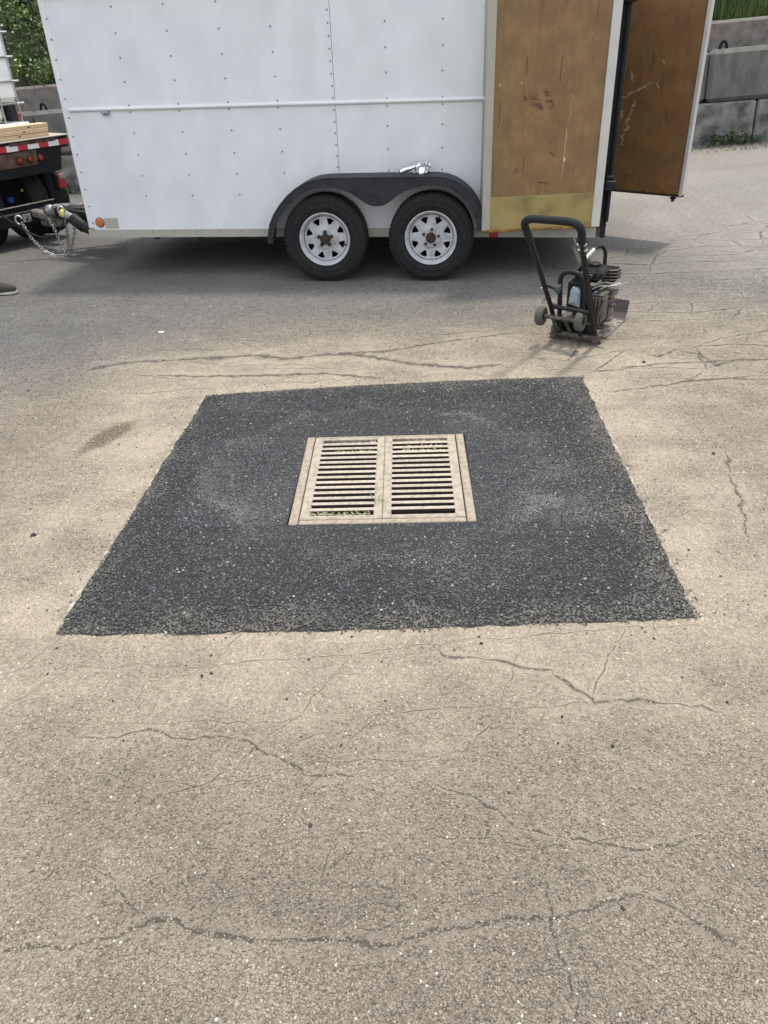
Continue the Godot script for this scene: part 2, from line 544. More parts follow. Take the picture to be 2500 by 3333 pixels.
func build_cracks(g: Node) -> void:
	var lines := [
		[-1.87, -4.72, -1.68, -4.82, -1.17, -4.85, -0.78, -4.86, -0.62, -4.78, -0.23, -4.82, 0.04, -4.70, 0.24, -4.58, 0.55, -4.48, 0.78, -4.50],
		[-1.38, -4.57, -1.05, -4.52, -0.32, -4.49, 0.02, -4.38],
		[-0.26, -4.83, 0.03, -4.83, 0.35, -4.94, 1.00, -5.11],
		[-0.93, -0.99, -0.88, -1.00, -0.78, -0.99, -0.70, -1.01, -0.64, -1.03, -0.59, -1.05, -0.53, -1.05, -0.51, -1.03, -0.44, -1.01, -0.37, -1.00, -0.24, -0.99, -0.18, -0.99, -0.10, -0.98, -0.04, -0.97, 0.01, -0.98, 0.07, -1.00, 0.14, -1.00, 0.20, -1.01, 0.27, -1.02, 0.31, -1.02, 0.35, -1.01, 0.42, -1.03, 0.51, -1.05, 0.57, -1.06, 0.62, -1.04, 0.67, -1.00, 0.71, -0.97, 0.74, -0.95, 0.77, -0.92, 0.80, -0.89],
		[0.35, -1.17, 0.35, -1.12, 0.35, -1.07, 0.35, -1.01, 0.35, -0.96, 0.36, -0.91, 0.36, -0.87, 0.35, -0.79],
		[-0.93, -1.63, -0.83, -1.62, -0.74, -1.65, -0.60, -1.60, -0.48, -1.60, -0.41, -1.57, -0.35, -1.53, -0.29, -1.49, -0.26, -1.47, -0.25, -1.45, -0.20, -1.45, -0.10, -1.44],
		[-0.33, -1.56, -0.25, -1.59, -0.17, -1.61],
		[-1.06, -1.38, -0.99, -1.39, -0.90, -1.40],
		[-0.65, -1.41, -0.59, -1.42, -0.51, -1.45, -0.43, -1.46],
		[-0.83, -1.22, -0.75, -1.18, -0.71, -1.16, -0.68, -1.12, -0.64, -1.08, -0.60, -1.05],
		[-0.92, -1.15, -0.88, -1.17, -0.85, -1.20],
		[0.13, -1.99, 0.20, -1.91, 0.32, -1.89, 0.42, -1.85, 0.52, -1.83, 0.53, -1.80, 0.56, -1.77, 0.60, -1.72, 0.62, -1.68, 0.72, -1.68, 0.81, -1.67, 0.88, -1.66, 0.94, -1.65, 1.00, -1.62],
		[0.09, -1.42, 0.16, -1.38, 0.22, -1.35, 0.26, -1.32, 0.29, -1.28, 0.33, -1.25, 0.41, -1.23, 0.47, -1.22, 0.53, -1.20, 0.59, -1.18, 0.66, -1.19, 0.72, -1.20, 0.80, -1.21],
		[1.65, -3.25, 1.61, -3.12, 1.57, -2.94, 1.53, -2.78, 1.48, -2.62, 1.46, -2.53],
		[1.33, -4.03, 1.63, -4.08, 1.85, -4.14, 2.03, -4.15, 2.24, -4.11],
		[1.47, -4.39, 1.58, -4.39, 1.70, -4.42, 2.02, -4.43, 2.38, -4.42],
		[1.69, -4.58, 1.75, -4.54, 1.89, -4.66, 2.01, -4.53, 2.06, -4.33],
	]
	var widths := [0.030, 0.018, 0.016, 0.0078, 0.0042, 0.0052, 0.003, 0.004, 0.0035, 0.0035, 0.0035, 0.0068, 0.0055, 0.010, 0.012, 0.016, 0.014]
	for i in lines.size():
		var pts := []
		for k in range(0, lines[i].size(), 2):
			pts.append(Vector2(lines[i][k], lines[i][k + 1]))
		var st := nb()
		crack_line(st, pts, widths[i])
		put(st, "crack", M.tint, g)
	# crazed asphalt right of the trailer: seams along a jittered lattice, many of them broken off
	var st := nb()
	var node := func(i: int, j: int) -> Vector2:
		var r := RandomNumberGenerator.new()
		r.seed = i * 7919 + j * 104729 + 17
		return Vector2(1.2 + i * 0.30 + (0.15 if j % 2 else 0.0) + r.randf_range(-0.11, 0.11), -4.1 - j * 0.26 + r.randf_range(-0.09, 0.09))
	for i in 13:
		for j in 18:
			var a: Vector2 = node.call(i, j)
			if a.x < 1.15 + maxf(0.0, (-a.y - 6.6) * 1.5) or a.x > 0.75 * -a.y + 0.6:
				continue
			if rng.randf() < 0.78:
				crack_line(st, [a, node.call(i + 1, j)], rng.randf_range(0.006, 0.016))
			if rng.randf() < 0.5:
				crack_line(st, [a, node.call(i + (j % 2), j + 1)], rng.randf_range(0.005, 0.013))
	# a faint net of hairlines over the foreground
	for i in 9:
		for j in 6:
			var nd := func(ii: int, jj: int) -> Vector2:
				var r := RandomNumberGenerator.new()
				r.seed = ii * 6151 + jj * 24593 + 5
				return Vector2(-1.5 + ii * 0.36 + (0.18 if jj % 2 else 0.0) + r.randf_range(-0.13, 0.13), -0.75 - jj * 0.24 + r.randf_range(-0.08, 0.08))
			if rng.randf() < 0.5:
				crack_line(st, [nd.call(i, j), nd.call(i + 1, j)], rng.randf_range(0.0012, 0.0026))
			if rng.randf() < 0.45:
				crack_line(st, [nd.call(i, j), nd.call(i + (j % 2), j + 1)], rng.randf_range(0.0012, 0.0024))
	# short hairlines between the patch and the trailer
	for k in 26:
		var a := Vector2(rng.randf_range(-1.6, 1.4), rng.randf_range(-5.4, -4.25))
		var pts := [a]
		for e in 3:
			a += Vector2(rng.randf_range(0.08, 0.22), rng.randf_range(-0.07, 0.07))
			pts.append(a)
		crack_line(st, pts, rng.randf_range(0.003, 0.007))
	tag(put(st, "hairline_cracks", M.tint, g), "", "", "", "stuff")

func pebble(seed_: int, flat: float) -> ArrayMesh:
	var r := RandomNumberGenerator.new()
	r.seed = seed_
	var st := nb()
	var ring := []
	var top := []
	for k in 6:
		var a := TAU * k / 6.0 + r.randf_range(-0.3, 0.3)
		var q := r.randf_range(0.75, 1.15)
		ring.append(Vector3(cos(a) * q, -0.5 * flat, sin(a) * q))
		top.append(Vector3(cos(a + 0.2) * q * 0.62, flat * r.randf_range(0.6, 1.0), sin(a + 0.2) * q * 0.62))
	for k in 6:
		var o: Vector3 = ring[k] + ring[(k + 1) % 6] + Vector3.UP * 0.8
		face(st, [ring[k], ring[(k + 1) % 6], top[(k + 1) % 6]], o)
		face(st, [ring[k], top[(k + 1) % 6], top[k]], o)
	for k in range(1, 5):
		face(st, [top[0], top[k], top[k + 1]], Vector3.UP)
	return st.commit()

func turned(rad: float, h: float, tilt := 0.25) -> Basis:
	var b := Basis(Vector3.UP, rng.randf() * TAU)
	b = Basis(Vector3(rng.randf_range(-1, 1), 0, rng.randf_range(-1, 1)).normalized(), rng.randf_range(-tilt, tilt)) * b
	return b * Basis.from_scale(Vector3(rad * rng.randf_range(0.8, 1.35), h, rad * rng.randf_range(0.7, 1.0)))

func build_chips(g: Node) -> void:
	# the stones of the old surface, standing a millimetre or two out of the worn binder
	for part in 2:
		var count := 120000
		var buf := PackedFloat32Array()
		buf.resize(count * 16)
		for i in count:
			var z := -lerpf(0.72, 6.4, pow(rng.randf(), 1.55))
			var x := rng.randf_range(-1, 1) * (-z * 0.60 + 0.5)
			var p := (Vector2(x, z) - PATCH_AT).rotated(-PATCH_TURN)
			if absf(p.x) < PATCH_W - 0.01 and absf(p.y) < PATCH_L - 0.01:
				x += signf(p.x) * (PATCH_W + rng.randf_range(0.0, 0.5) - absf(p.x))
			var c := yard(x, z)
			var dusty := smoothstep(0.28, 0.42, c.r)
			var rad := rng.randf_range(0.0018, 0.0054) * (1.0 + 0.12 * -z)
			var k := rng.randf()
			var f := rng.randf_range(0.78, 1.2)
			if k < 0.0022:
				c = Color(0.62, 0.58, 0.50) * rng.randf_range(0.8, 1.05)
			elif k < 0.04:
				c = c * rng.randf_range(1.15, 1.5)
			elif k < 0.16:
				c = c * lerpf(0.5, 0.75, dusty)
			else:
				c *= lerpf(f, 1.0, dusty * 0.7)
			c *= 0.80
			var h := rng.randf_range(0.0008, 0.0042) * lerpf(1.0, 0.45, dusty)
			row(buf, i * 16, turned(rad, h), Vector3(x, ground_y(x, z) + 0.0002, z), c)
		stuff("embedded_stones", pebble(40 + part, 1.0), M.stone, buf, g)
	# the bright large chips of the lower part of the picture, and crumbs of fresh black asphalt
	var n2 := 460
	var b2 := PackedFloat32Array()
	b2.resize(n2 * 16)
	for i in n2:
		var z := -lerpf(0.72, 5.0, pow(rng.randf(), 2.2))
		var x := rng.randf_range(-1, 1) * (-z * 0.60 + 0.4)
		var p := (Vector2(x, z) - PATCH_AT).rotated(-PATCH_TURN)
		if absf(p.x) < PATCH_W + 0.02 and absf(p.y) < PATCH_L + 0.02:
			x += signf(p.x) * 1.4
		var c: Color = [Color(0.70, 0.67, 0.60), Color(0.55, 0.47, 0.36), Color(0.62, 0.60, 0.56)][i % 3]
		row(b2, i * 16, turned(rng.randf_range(0.0018, 0.0055), 0.0028), Vector3(x, ground_y(x, z) + 0.0004, z), c * rng.randf_range(0.75, 1.05))
	stuff("pale_stone_chips", pebble(77, 1.0), M.stone, b2, g)
	var n3 := 300
	var b3 := PackedFloat32Array()
	b3.resize(n3 * 16)
	for i in n3:
		var s := rng.randi() % 4
		var u := rng.randf_range(-1.05, 1.05)
		var far := 0.02 + pow(rng.randf(), 3.0) * 0.9
		var q := Vector2(u * PATCH_W, PATCH_L + far) if s == 0 else Vector2(u * PATCH_W, -PATCH_L - far) if s == 1 else Vector2(PATCH_W + far, u * PATCH_L) if s == 2 else Vector2(-PATCH_W - far, u * PATCH_L)
		q = q.rotated(PATCH_TURN) + PATCH_AT
		var rad := rng.randf_range(0.0022, 0.0055)
		row(b3, i * 16, turned(rad, rad * 0.9, 0.7), Vector3(q.x, ground_y(q.x, q.y) + rad * 0.3, q.y), Color(0.03, 0.03, 0.032) * rng.randf_range(0.7, 1.6))
	stuff("loose_crumbs", pebble(78, 1.0), M.stone, b3, g)

# ---------------------------------------------------------------- the fresh patch round the drain
func edge_wobble(t: float, s: float) -> float:
	return 0.008 * mid.get_noise_2d(t * 3.0 + s * 50.0, s * 17.0) * 2.0 + 0.005 * mid.get_noise_2d(t * 14.0, s * 31.0 + 5.0)

# the patch is not quite square: (-1..1, -1..1) to its own corners
func pq(u: float, v: float) -> Vector2:
	var far := Vector2(-1.06, -0.994).lerp(Vector2(1.148, -1.153), u * 0.5 + 0.5) + Vector2(0, -0.035) * maxf(0.0, 1.0 - u * u)
	var near := Vector2(-1.122, 1.116).lerp(Vector2(1.128, 1.058), u * 0.5 + 0.5) + Vector2(0, 0.015) * maxf(0.0, 1.0 - u * u)
	return far.lerp(near, v * 0.5 + 0.5)

func haze_of_dust(p: Vector2) -> float:
	# dust dragged in from the edges, and the pale loops that the compactor left
	var n := mid.get_noise_2d(p.x * 1.3 + 9.0, p.y * 1.3)
	var n2 := low.get_noise_2d(p.x * 2.0 - 7.0, p.y * 2.0)
	var e := minf(1.10 - absf(p.x), 1.06 - absf(p.y))
	var f := 0.34 * smoothstep(0.10, -0.04, e + 0.16 * n + 0.1 * n2)
	f += 0.26 * smoothstep(0.50, 0.0, 1.12 - p.x + 0.3 * n) * smoothstep(-1.2, -0.2, p.y) * (0.6 + 0.9 * n2)
	var ring := Vector2(p.x / 0.80, (p.y + 0.05) / 0.74).length()
	f += 0.40 * smoothstep(0.13, 0.0, absf(ring - 0.95 - 0.2 * n)) * clampf(0.62 + 0.8 * n2 + 0.4 * n, 0.15, 1.2)
	f += 0.16 * smoothstep(0.0, 0.35, n2)
	return clampf(f + 0.08 * n, 0.0, 0.8)

func build_patch() -> void:
	var root := thing("asphalt_patch", "fresh black asphalt square laid round the drain grate", "asphalt patch", Vector3(PATCH_AT.x, 0, PATCH_AT.y), -PATCH_TURN)
	root.set_meta("kind", "structure")
	var g := (GRATE_AT - PATCH_AT).rotated(-PATCH_TURN)
	var gw := 0.402
	var gl := 0.418
	# four sheets round the grate opening, ragged along the outer edge
	var st := nb()
	var n := 60
	for side in 4:
		for i in n:
			var quad := []
			for e in [[0, 0], [1, 0], [1, 1], [0, 1]]:
				var t := (float(i + e[0]) / n) * 2.0 - 1.0
				var inn: Vector2
				var outp: Vector2
				if side == 0:
					inn = Vector2(g.x + t * gw, g.y + gl); outp = pq(t, 1) + Vector2(0, edge_wobble(t, 0))
				elif side == 1:
					inn = Vector2(g.x + t * gw, g.y - gl); outp = pq(t, -1) - Vector2(0, edge_wobble(t, 1) * 0.6)
				elif side == 2:
					inn = Vector2(g.x + gw, g.y + t * gl); outp = pq(1, t) + Vector2(edge_wobble(t, 2), 0)
				else:
					inn = Vector2(g.x - gw, g.y + t * gl); outp = pq(-1, t) - Vector2(edge_wobble(t, 3), 0)
				var p: Vector2 = outp if e[1] == 1 else inn
				quad.append(Vector3(p.x, 0.003 if e[1] == 1 else 0.006, p.y))
			face(st, quad, Vector3.UP)
	put(st, "asphalt_surface", M.patch, root)
	# its coarse black stones, real and packed close
	for part in 2:
		var count := 45000
		var buf := PackedFloat32Array()
		buf.resize(count * 16)
		for i in count:
			var uv := Vector2(rng.randf_range(-1, 1), rng.randf_range(-1, 1))
			if rng.randf() < 0.0015:
				uv = Vector2(uv.x, 1.0 + 0.014 * rng.randf()) if rng.randf() < 0.4 else Vector2(1.0 + 0.04 * pow(rng.randf(), 2.0), smoothstep(-0.4, 1.0, uv.y) * 1.0)
			var p := pq(uv.x, uv.y)
			if absf(p.x - g.x) < gw + 0.004 and absf(p.y - g.y) < gl + 0.004:
				p.x += signf(p.x - g.x) * (gw + rng.randf_range(0.01, 0.5) - absf(p.x - g.x))
			var dust := haze_of_dust(p)
			var f := rng.randf()
			var v := lerpf(0.030, 0.088, f * f)
			var c := Color(v * 0.96, v * 1.0, v * 1.08)
			if rng.randf() < 0.008:
				c = Color(0.34, 0.33, 0.31)
			elif rng.randf() < 0.10:
				c = Color(0.125, 0.125, 0.13)
			c = c.lerp(Color(0.26, 0.256, 0.252).lerp(Color(0.30, 0.26, 0.20), smoothstep(0.18, 0.0, minf(1.1 - absf(p.x), 1.05 - absf(p.y)))), dust * rng.randf_range(0.65, 1.0) * 0.8)
			var rad := rng.randf_range(0.0024, 0.0062)
			row(buf, i * 16, turned(rad, rad * rng.randf_range(0.3, 0.6), 0.35), Vector3(p.x, 0.006 + rng.randf_range(-0.001, 0.0016), p.y), c)
		stuff("asphalt_stones", pebble(50 + part, 1.0), M.stone, buf, root)
	# pale saw-cut dust left along the outer edge
	var ds := nb()
	for side in [1, 2, 3]:
		var lo := 0.0
		for i in 70:
			var t0 := i / 70.0 * 2.0 - 1.0
			var t1 := (i + 1) / 70.0 * 2.0 - 1.0
			var w0 := maxf(0.0, 0.006 + 0.018 * mid.get_noise_2d(t0 * 3.0, side * 9.0))
			var w1 := maxf(0.0, 0.006 + 0.018 * mid.get_noise_2d(t1 * 3.0, side * 9.0))
			if side == 1:
				w0 *= 0.5; w1 *= 0.5
			if w0 + w1 < 0.006:
				continue
			var q := []
			for e in [[t0, 0.0], [t1, 0.0], [t1, w1], [t0, w0]]:
				var o: float = e[1] + 0.004 if e[1] > 0.0 else -0.003
				var p: Vector2
				if side == 1:
					p = pq(e[0], -1) - Vector2(0, edge_wobble(e[0], 1) * 0.6 + o)
				elif side == 2:
					p = pq(1, e[0]) + Vector2(edge_wobble(e[0], 2) + o, 0)
				else:
					p = pq(-1, e[0]) - Vector2(edge_wobble(e[0], 3) + o, 0)
				q.append(Vector3(p.x, 0.0075 if e[1] == 0.0 else 0.0025, p.y))
			face(ds, q, Vector3.UP)
	M.sawdust = mat(0.54, 0.485, 0.39, 0.95, 0.0, T.blotch, 3.0, T.finebump, 0.3)
	put(ds, "saw_cut_dust", M.sawdust, root)

func build_drain() -> void:
	var root := thing("storm_drain", "rust tan cast iron storm drain grate in two halves set in the fresh asphalt", "drain grate", Vector3(GRATE_AT.x, 0, GRATE_AT.y), -GRATE_TURN)
	var w := 0.400
	var l := 0.416
	var y := 0.010
	for s in [-1.0, 1.0]:
		var st := nb()
		box(st, Vector3(s * (w - 0.0190), y - 0.03, 0), Vector3(0.038, 0.06, l * 2), 0.004)
		put(st, "frame_side", M.framerust, root)
		st = nb()
		var fw := 0.032 if s > 0 else 0.016
		box(st, Vector3(0, y - 0.0305, s * (l - fw * 0.5)), Vector3(w * 2 - 0.084, 0.059, fw), 0.004)
		put(st, "frame_end", M.framerust, root)
	# two grates side by side, each a cast border with fifteen slots
	for s in [-1.0, 1.0]:  # dark material carries the shade inside the upturned front
		var top := y + 0.001
		var x0: float = 0.0007 if s > 0 else -0.3565
		var x1: float = 0.3565 if s > 0 else -0.0007
		var bi := 0.038
		var bo := 0.042
		var xi0: float = x0 + (bi if s > 0 else bo)
		var xi1: float = x1 - (bo if s > 0 else bi)
		var z0 := -l + 0.019
		var z1 := l - 0.034
		var st := nb()
		box(st, Vector3((x0 + xi0) / 2, top - 0.02, (z0 + z1) / 2), Vector3(xi0 - x0, 0.04, z1 - z0), 0.003)
		box(st, Vector3((x1 + xi1) / 2, top - 0.02, (z0 + z1) / 2), Vector3(x1 - xi1, 0.04, z1 - z0), 0.003)
		var e0 := 0.022
		var e1 := 0.030
		box(st, Vector3((xi0 + xi1) / 2, top - 0.0205, z0 + e0 / 2), Vector3(xi1 - xi0 + 0.004, 0.039, e0), 0.003)
		box(st, Vector3((xi0 + xi1) / 2, top - 0.0205, z1 - e1 / 2), Vector3(xi1 - xi0 + 0.004, 0.039, e1), 0.003)
		var half := put(st, "grate", M.grate, root)
		var a := z0 + e0
		var b := z1 - e1
		var pitch := (b - a) / 15.0
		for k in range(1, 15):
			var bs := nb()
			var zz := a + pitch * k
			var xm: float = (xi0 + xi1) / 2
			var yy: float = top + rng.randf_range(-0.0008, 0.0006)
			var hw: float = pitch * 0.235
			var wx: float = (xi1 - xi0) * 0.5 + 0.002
			# rusty web and sides painted darker to hold slot shade; tops worn, dusted pale
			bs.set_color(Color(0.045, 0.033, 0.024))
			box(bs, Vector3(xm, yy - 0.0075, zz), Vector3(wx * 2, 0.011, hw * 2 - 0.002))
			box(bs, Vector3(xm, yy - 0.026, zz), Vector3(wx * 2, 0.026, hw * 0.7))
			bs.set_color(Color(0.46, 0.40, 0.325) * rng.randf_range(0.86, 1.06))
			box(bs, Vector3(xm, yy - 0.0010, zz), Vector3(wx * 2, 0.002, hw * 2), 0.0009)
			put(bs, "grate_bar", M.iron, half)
	# the pit under it: concrete walls and a silty floor
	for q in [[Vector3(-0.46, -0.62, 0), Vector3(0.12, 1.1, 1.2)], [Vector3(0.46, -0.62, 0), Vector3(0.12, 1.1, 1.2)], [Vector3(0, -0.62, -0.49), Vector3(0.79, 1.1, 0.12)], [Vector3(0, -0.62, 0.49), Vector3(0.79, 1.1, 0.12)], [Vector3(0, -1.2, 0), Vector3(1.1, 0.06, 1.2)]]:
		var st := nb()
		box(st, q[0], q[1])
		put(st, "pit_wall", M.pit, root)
	# litter caught in the slots
	var n := 900
	var buf := PackedFloat32Array()
	buf.resize(n * 16)
	for i in n:
		var k := rng.randi() % 5
		var p: Vector3
		if k == 0:
			p = Vector3(rng.randf_range(-0.31, -0.05), 0, 0.328)
		elif k < 3:
			p = Vector3(rng.randf_range(-0.25, -0.045) if rng.randf() < 0.8 else rng.randf_range(-0.12, -0.05), 0, -0.254 if rng.randf() < 0.8 else -0.351)
		elif k == 3:
			p = Vector3(rng.randf_range(0.10, 0.31), 0, -0.351)
		else:
			p = Vector3(rng.randf_range(0.09, 0.29), 0, -0.254 if rng.randf() < 0.6 else -0.302)
		p += Vector3(0, 0.001 + rng.randf_range(-0.012, 0.004), rng.randf_range(-0.0115, 0.0115))
		var c: Color = [Color(0.33, 0.28, 0.19), Color(0.20, 0.17, 0.11), Color(0.42, 0.38, 0.28), Color(0.13, 0.19, 0.06)][rng.randi() % 4]
		row(buf, i * 16, turned(rng.randf_range(0.003, 0.009), 0.0025, 0.9), p, c)
	stuff("leaf_litter", pebble(90, 0.8), M.stone, buf, root)
	# a weed that grows up through a slot of the left half
	var weed := thing("weed", "small green weed growing up through the drain grate", "weed", Vector3(GRATE_AT.x - 0.035, -0.03, GRATE_AT.y + 0.245))
	var ws := nb()
	for k in 9:
		var a := TAU * k / 9.0
		var tip := Vector3(cos(a) * rng.randf_range(0.02, 0.05), rng.randf_range(0.05, 0.085), sin(a) * 0.03)
		tube(ws, [Vector3(), tip * Vector3(0.4, 0.7, 0.4), tip], [0.0012, 0.001, 0.0005], 5)
		var q := tip
		face(ws, [q, q + Vector3(0.006, 0.003, 0.004), q + Vector3(0.014, 0.0, 0.0), q + Vector3(0.006, 0.001, -0.004)], Vector3.UP)
	put(ws, "stems", mat(0.10, 0.15, 0.05, 0.6), weed)
# ---------------------------------------------------------------- the block wall and the bank behind it
func build_wall() -> void:
	var ex := Vector3(1, 0.048, 0.138).normalized()
	var ez := ex.cross(Vector3.UP).normalized()
	var ey := ez.cross(ex)
	var root := thing("retaining_wall", "long grey retaining wall of big stacked concrete blocks behind the trailer", "retaining wall", Vector3(6, 0, -14.035))
	root.basis = Basis(ex, ey, ez)
	var L := 1.4625
	for k in range(-13, 7):
		var x0 := 0.38 + (k - 1) * L
		var st := nb()
		box(st, Vector3(x0 + L / 2, 0.25, -0.375 + rng.randf_range(-0.008, 0.008)), Vector3(L - 0.02, 0.77, 0.75), 0.028)
		put(st, "block", M.concrete2, root)
		x0 = -0.44 + k * L
		st = nb()
		# the upper blocks carry a broad chamfer round their face
		box(st, Vector3(x0 + L / 2, 1.018, -0.375 + rng.randf_range(-0.01, 0.01)), Vector3(L - 0.014, 0.745, 0.75), 0.062)
		put(st, "block", M.concrete, root)
		# lifting loop in its dished pocket
		st = nb()
		var c := Vector3(x0 + 0.21, 1.400, -0.14)
		var arc := []
		for a in 13:
			var t := PI * a / 12.0
			arc.append(c + Vector3(cos(t) * 0.055, sin(t) * 0.115 - 0.02, 0))
		tube(st, arc, 0.022, 8)
		put(st, "lifting_loop", M.dark, root)
	for k in range(-6, 4):
		var st := nb()
		box(st, Vector3(-0.9 + k * 3.0 + 1.5, 1.56, -0.32 - 0.3 + 0.002 * (k % 3)), Vector3(2.985, 0.43, 0.6), 0.035)
		put(st, "cap_block", M.concrete3, root)
	# the bank
	var hx := steps(-34.0, 16.0, 0.5)
	var hv := steps(0.0, 14.0, 0.5)
	var st2 := nb()
	for i in hx.size() - 1:
		for j in hv.size() - 1:
			var q := []
			for e in [[0, 0], [1, 0], [1, 1], [0, 1]]:
				q.append(root.transform * bank(hx[i + e[0]], hv[j + e[1]]))
			face(st2, [q[0], q[1], q[2]], Vector3.UP)
			face(st2, [q[0], q[2], q[3]], Vector3.UP)
	tag(put(st2, "hillside", mat(0.055, 0.075, 0.028, 0.95, 0.0, T.blotch, 0.4)), "steep green bank rising behind the concrete wall", "hillside", "", "structure")
	build_bank_plants(root.transform)
	# grit and weeds at the foot of the wall
	var spots := [[-0.28, 0.16, 1.0], [0.0, 0.12, 1.3], [0.2, 0.14, 0.8], [0.42, 0.1, 0.6], [-11.7, 0.2, 0.9], [-11.3, 0.25, 0.7]]
	var names := ["low green weed at the wall foot nearest the open trailer door", "tallest green weed clump at the wall foot", "small weed right of the tallest clump at the wall foot", "thin weed under the vertical joint of the lower blocks", "green tuft on the ground between truck and trailer", "smaller green tuft at the far wall foot"]
	for i in spots.size():
		var at: Vector3 = root.transform * Vector3(spots[i][0], 0.0, spots[i][1])
		at.y = ground_y(at.x, at.z)
		var w := thing("weed", names[i], "weed", at, 0.0, "weeds along the wall foot")
		var leaf := nb()
		for k in 70:
			var a := rng.randf() * TAU
			var rr: float = rng.randf_range(0.0, 0.17) * spots[i][2]
			var p := Vector3(cos(a) * rr * 1.5, rng.randf_range(0.01, 0.17) * spots[i][2] * (1.2 - rr * 3.0), sin(a) * rr * 0.6)
			var s: float = rng.randf_range(0.035, 0.075) * spots[i][2]
			var d := Vector3(rng.randf_range(-1, 1), rng.randf_range(0.0, 0.9), rng.randf_range(-0.6, 1)).normalized() * s
			var e := d.cross(Vector3(rng.randf(), 1, rng.randf())).normalized() * s * 0.45
			leaf.set_color(Color(0.035, 0.065, 0.018) * rng.randf_range(0.6, 1.6))
			face(leaf, [p, p + d * 0.5 + e, p + d, p + d * 0.5 - e], Vector3.UP)
		put(leaf, "leaves", M.leaf, w)
	var n := 1500
	var buf := PackedFloat32Array()
	buf.resize(n * 16)
	for i in n:
		var u := rng.randf_range(-1.2, 2.0) if i % 3 else rng.randf_range(-13.0, -10.0)
		var p: Vector3 = root.transform * Vector3(u, 0, 0.03 + pow(rng.randf(), 2.0) * 0.7)
		p.y = ground_y(p.x, p.z) + 0.004
		row(buf, i * 16, turned(rng.randf_range(0.006, 0.03), 0.010, 0.5), p, Color(0.17, 0.15, 0.12) * rng.randf_range(0.35, 1.5))
	stuff("wall_foot_grit", pebble(93, 1.0), M.stone, buf, self, "loose grit and dirt along the foot of the block wall", "grit")

func bank(u: float, v: float) -> Vector3:
	return Vector3(u, 1.62 + v * 0.62 + 0.28 * low.get_noise_2d(u * 0.8, v * 0.8), -0.86 - v)

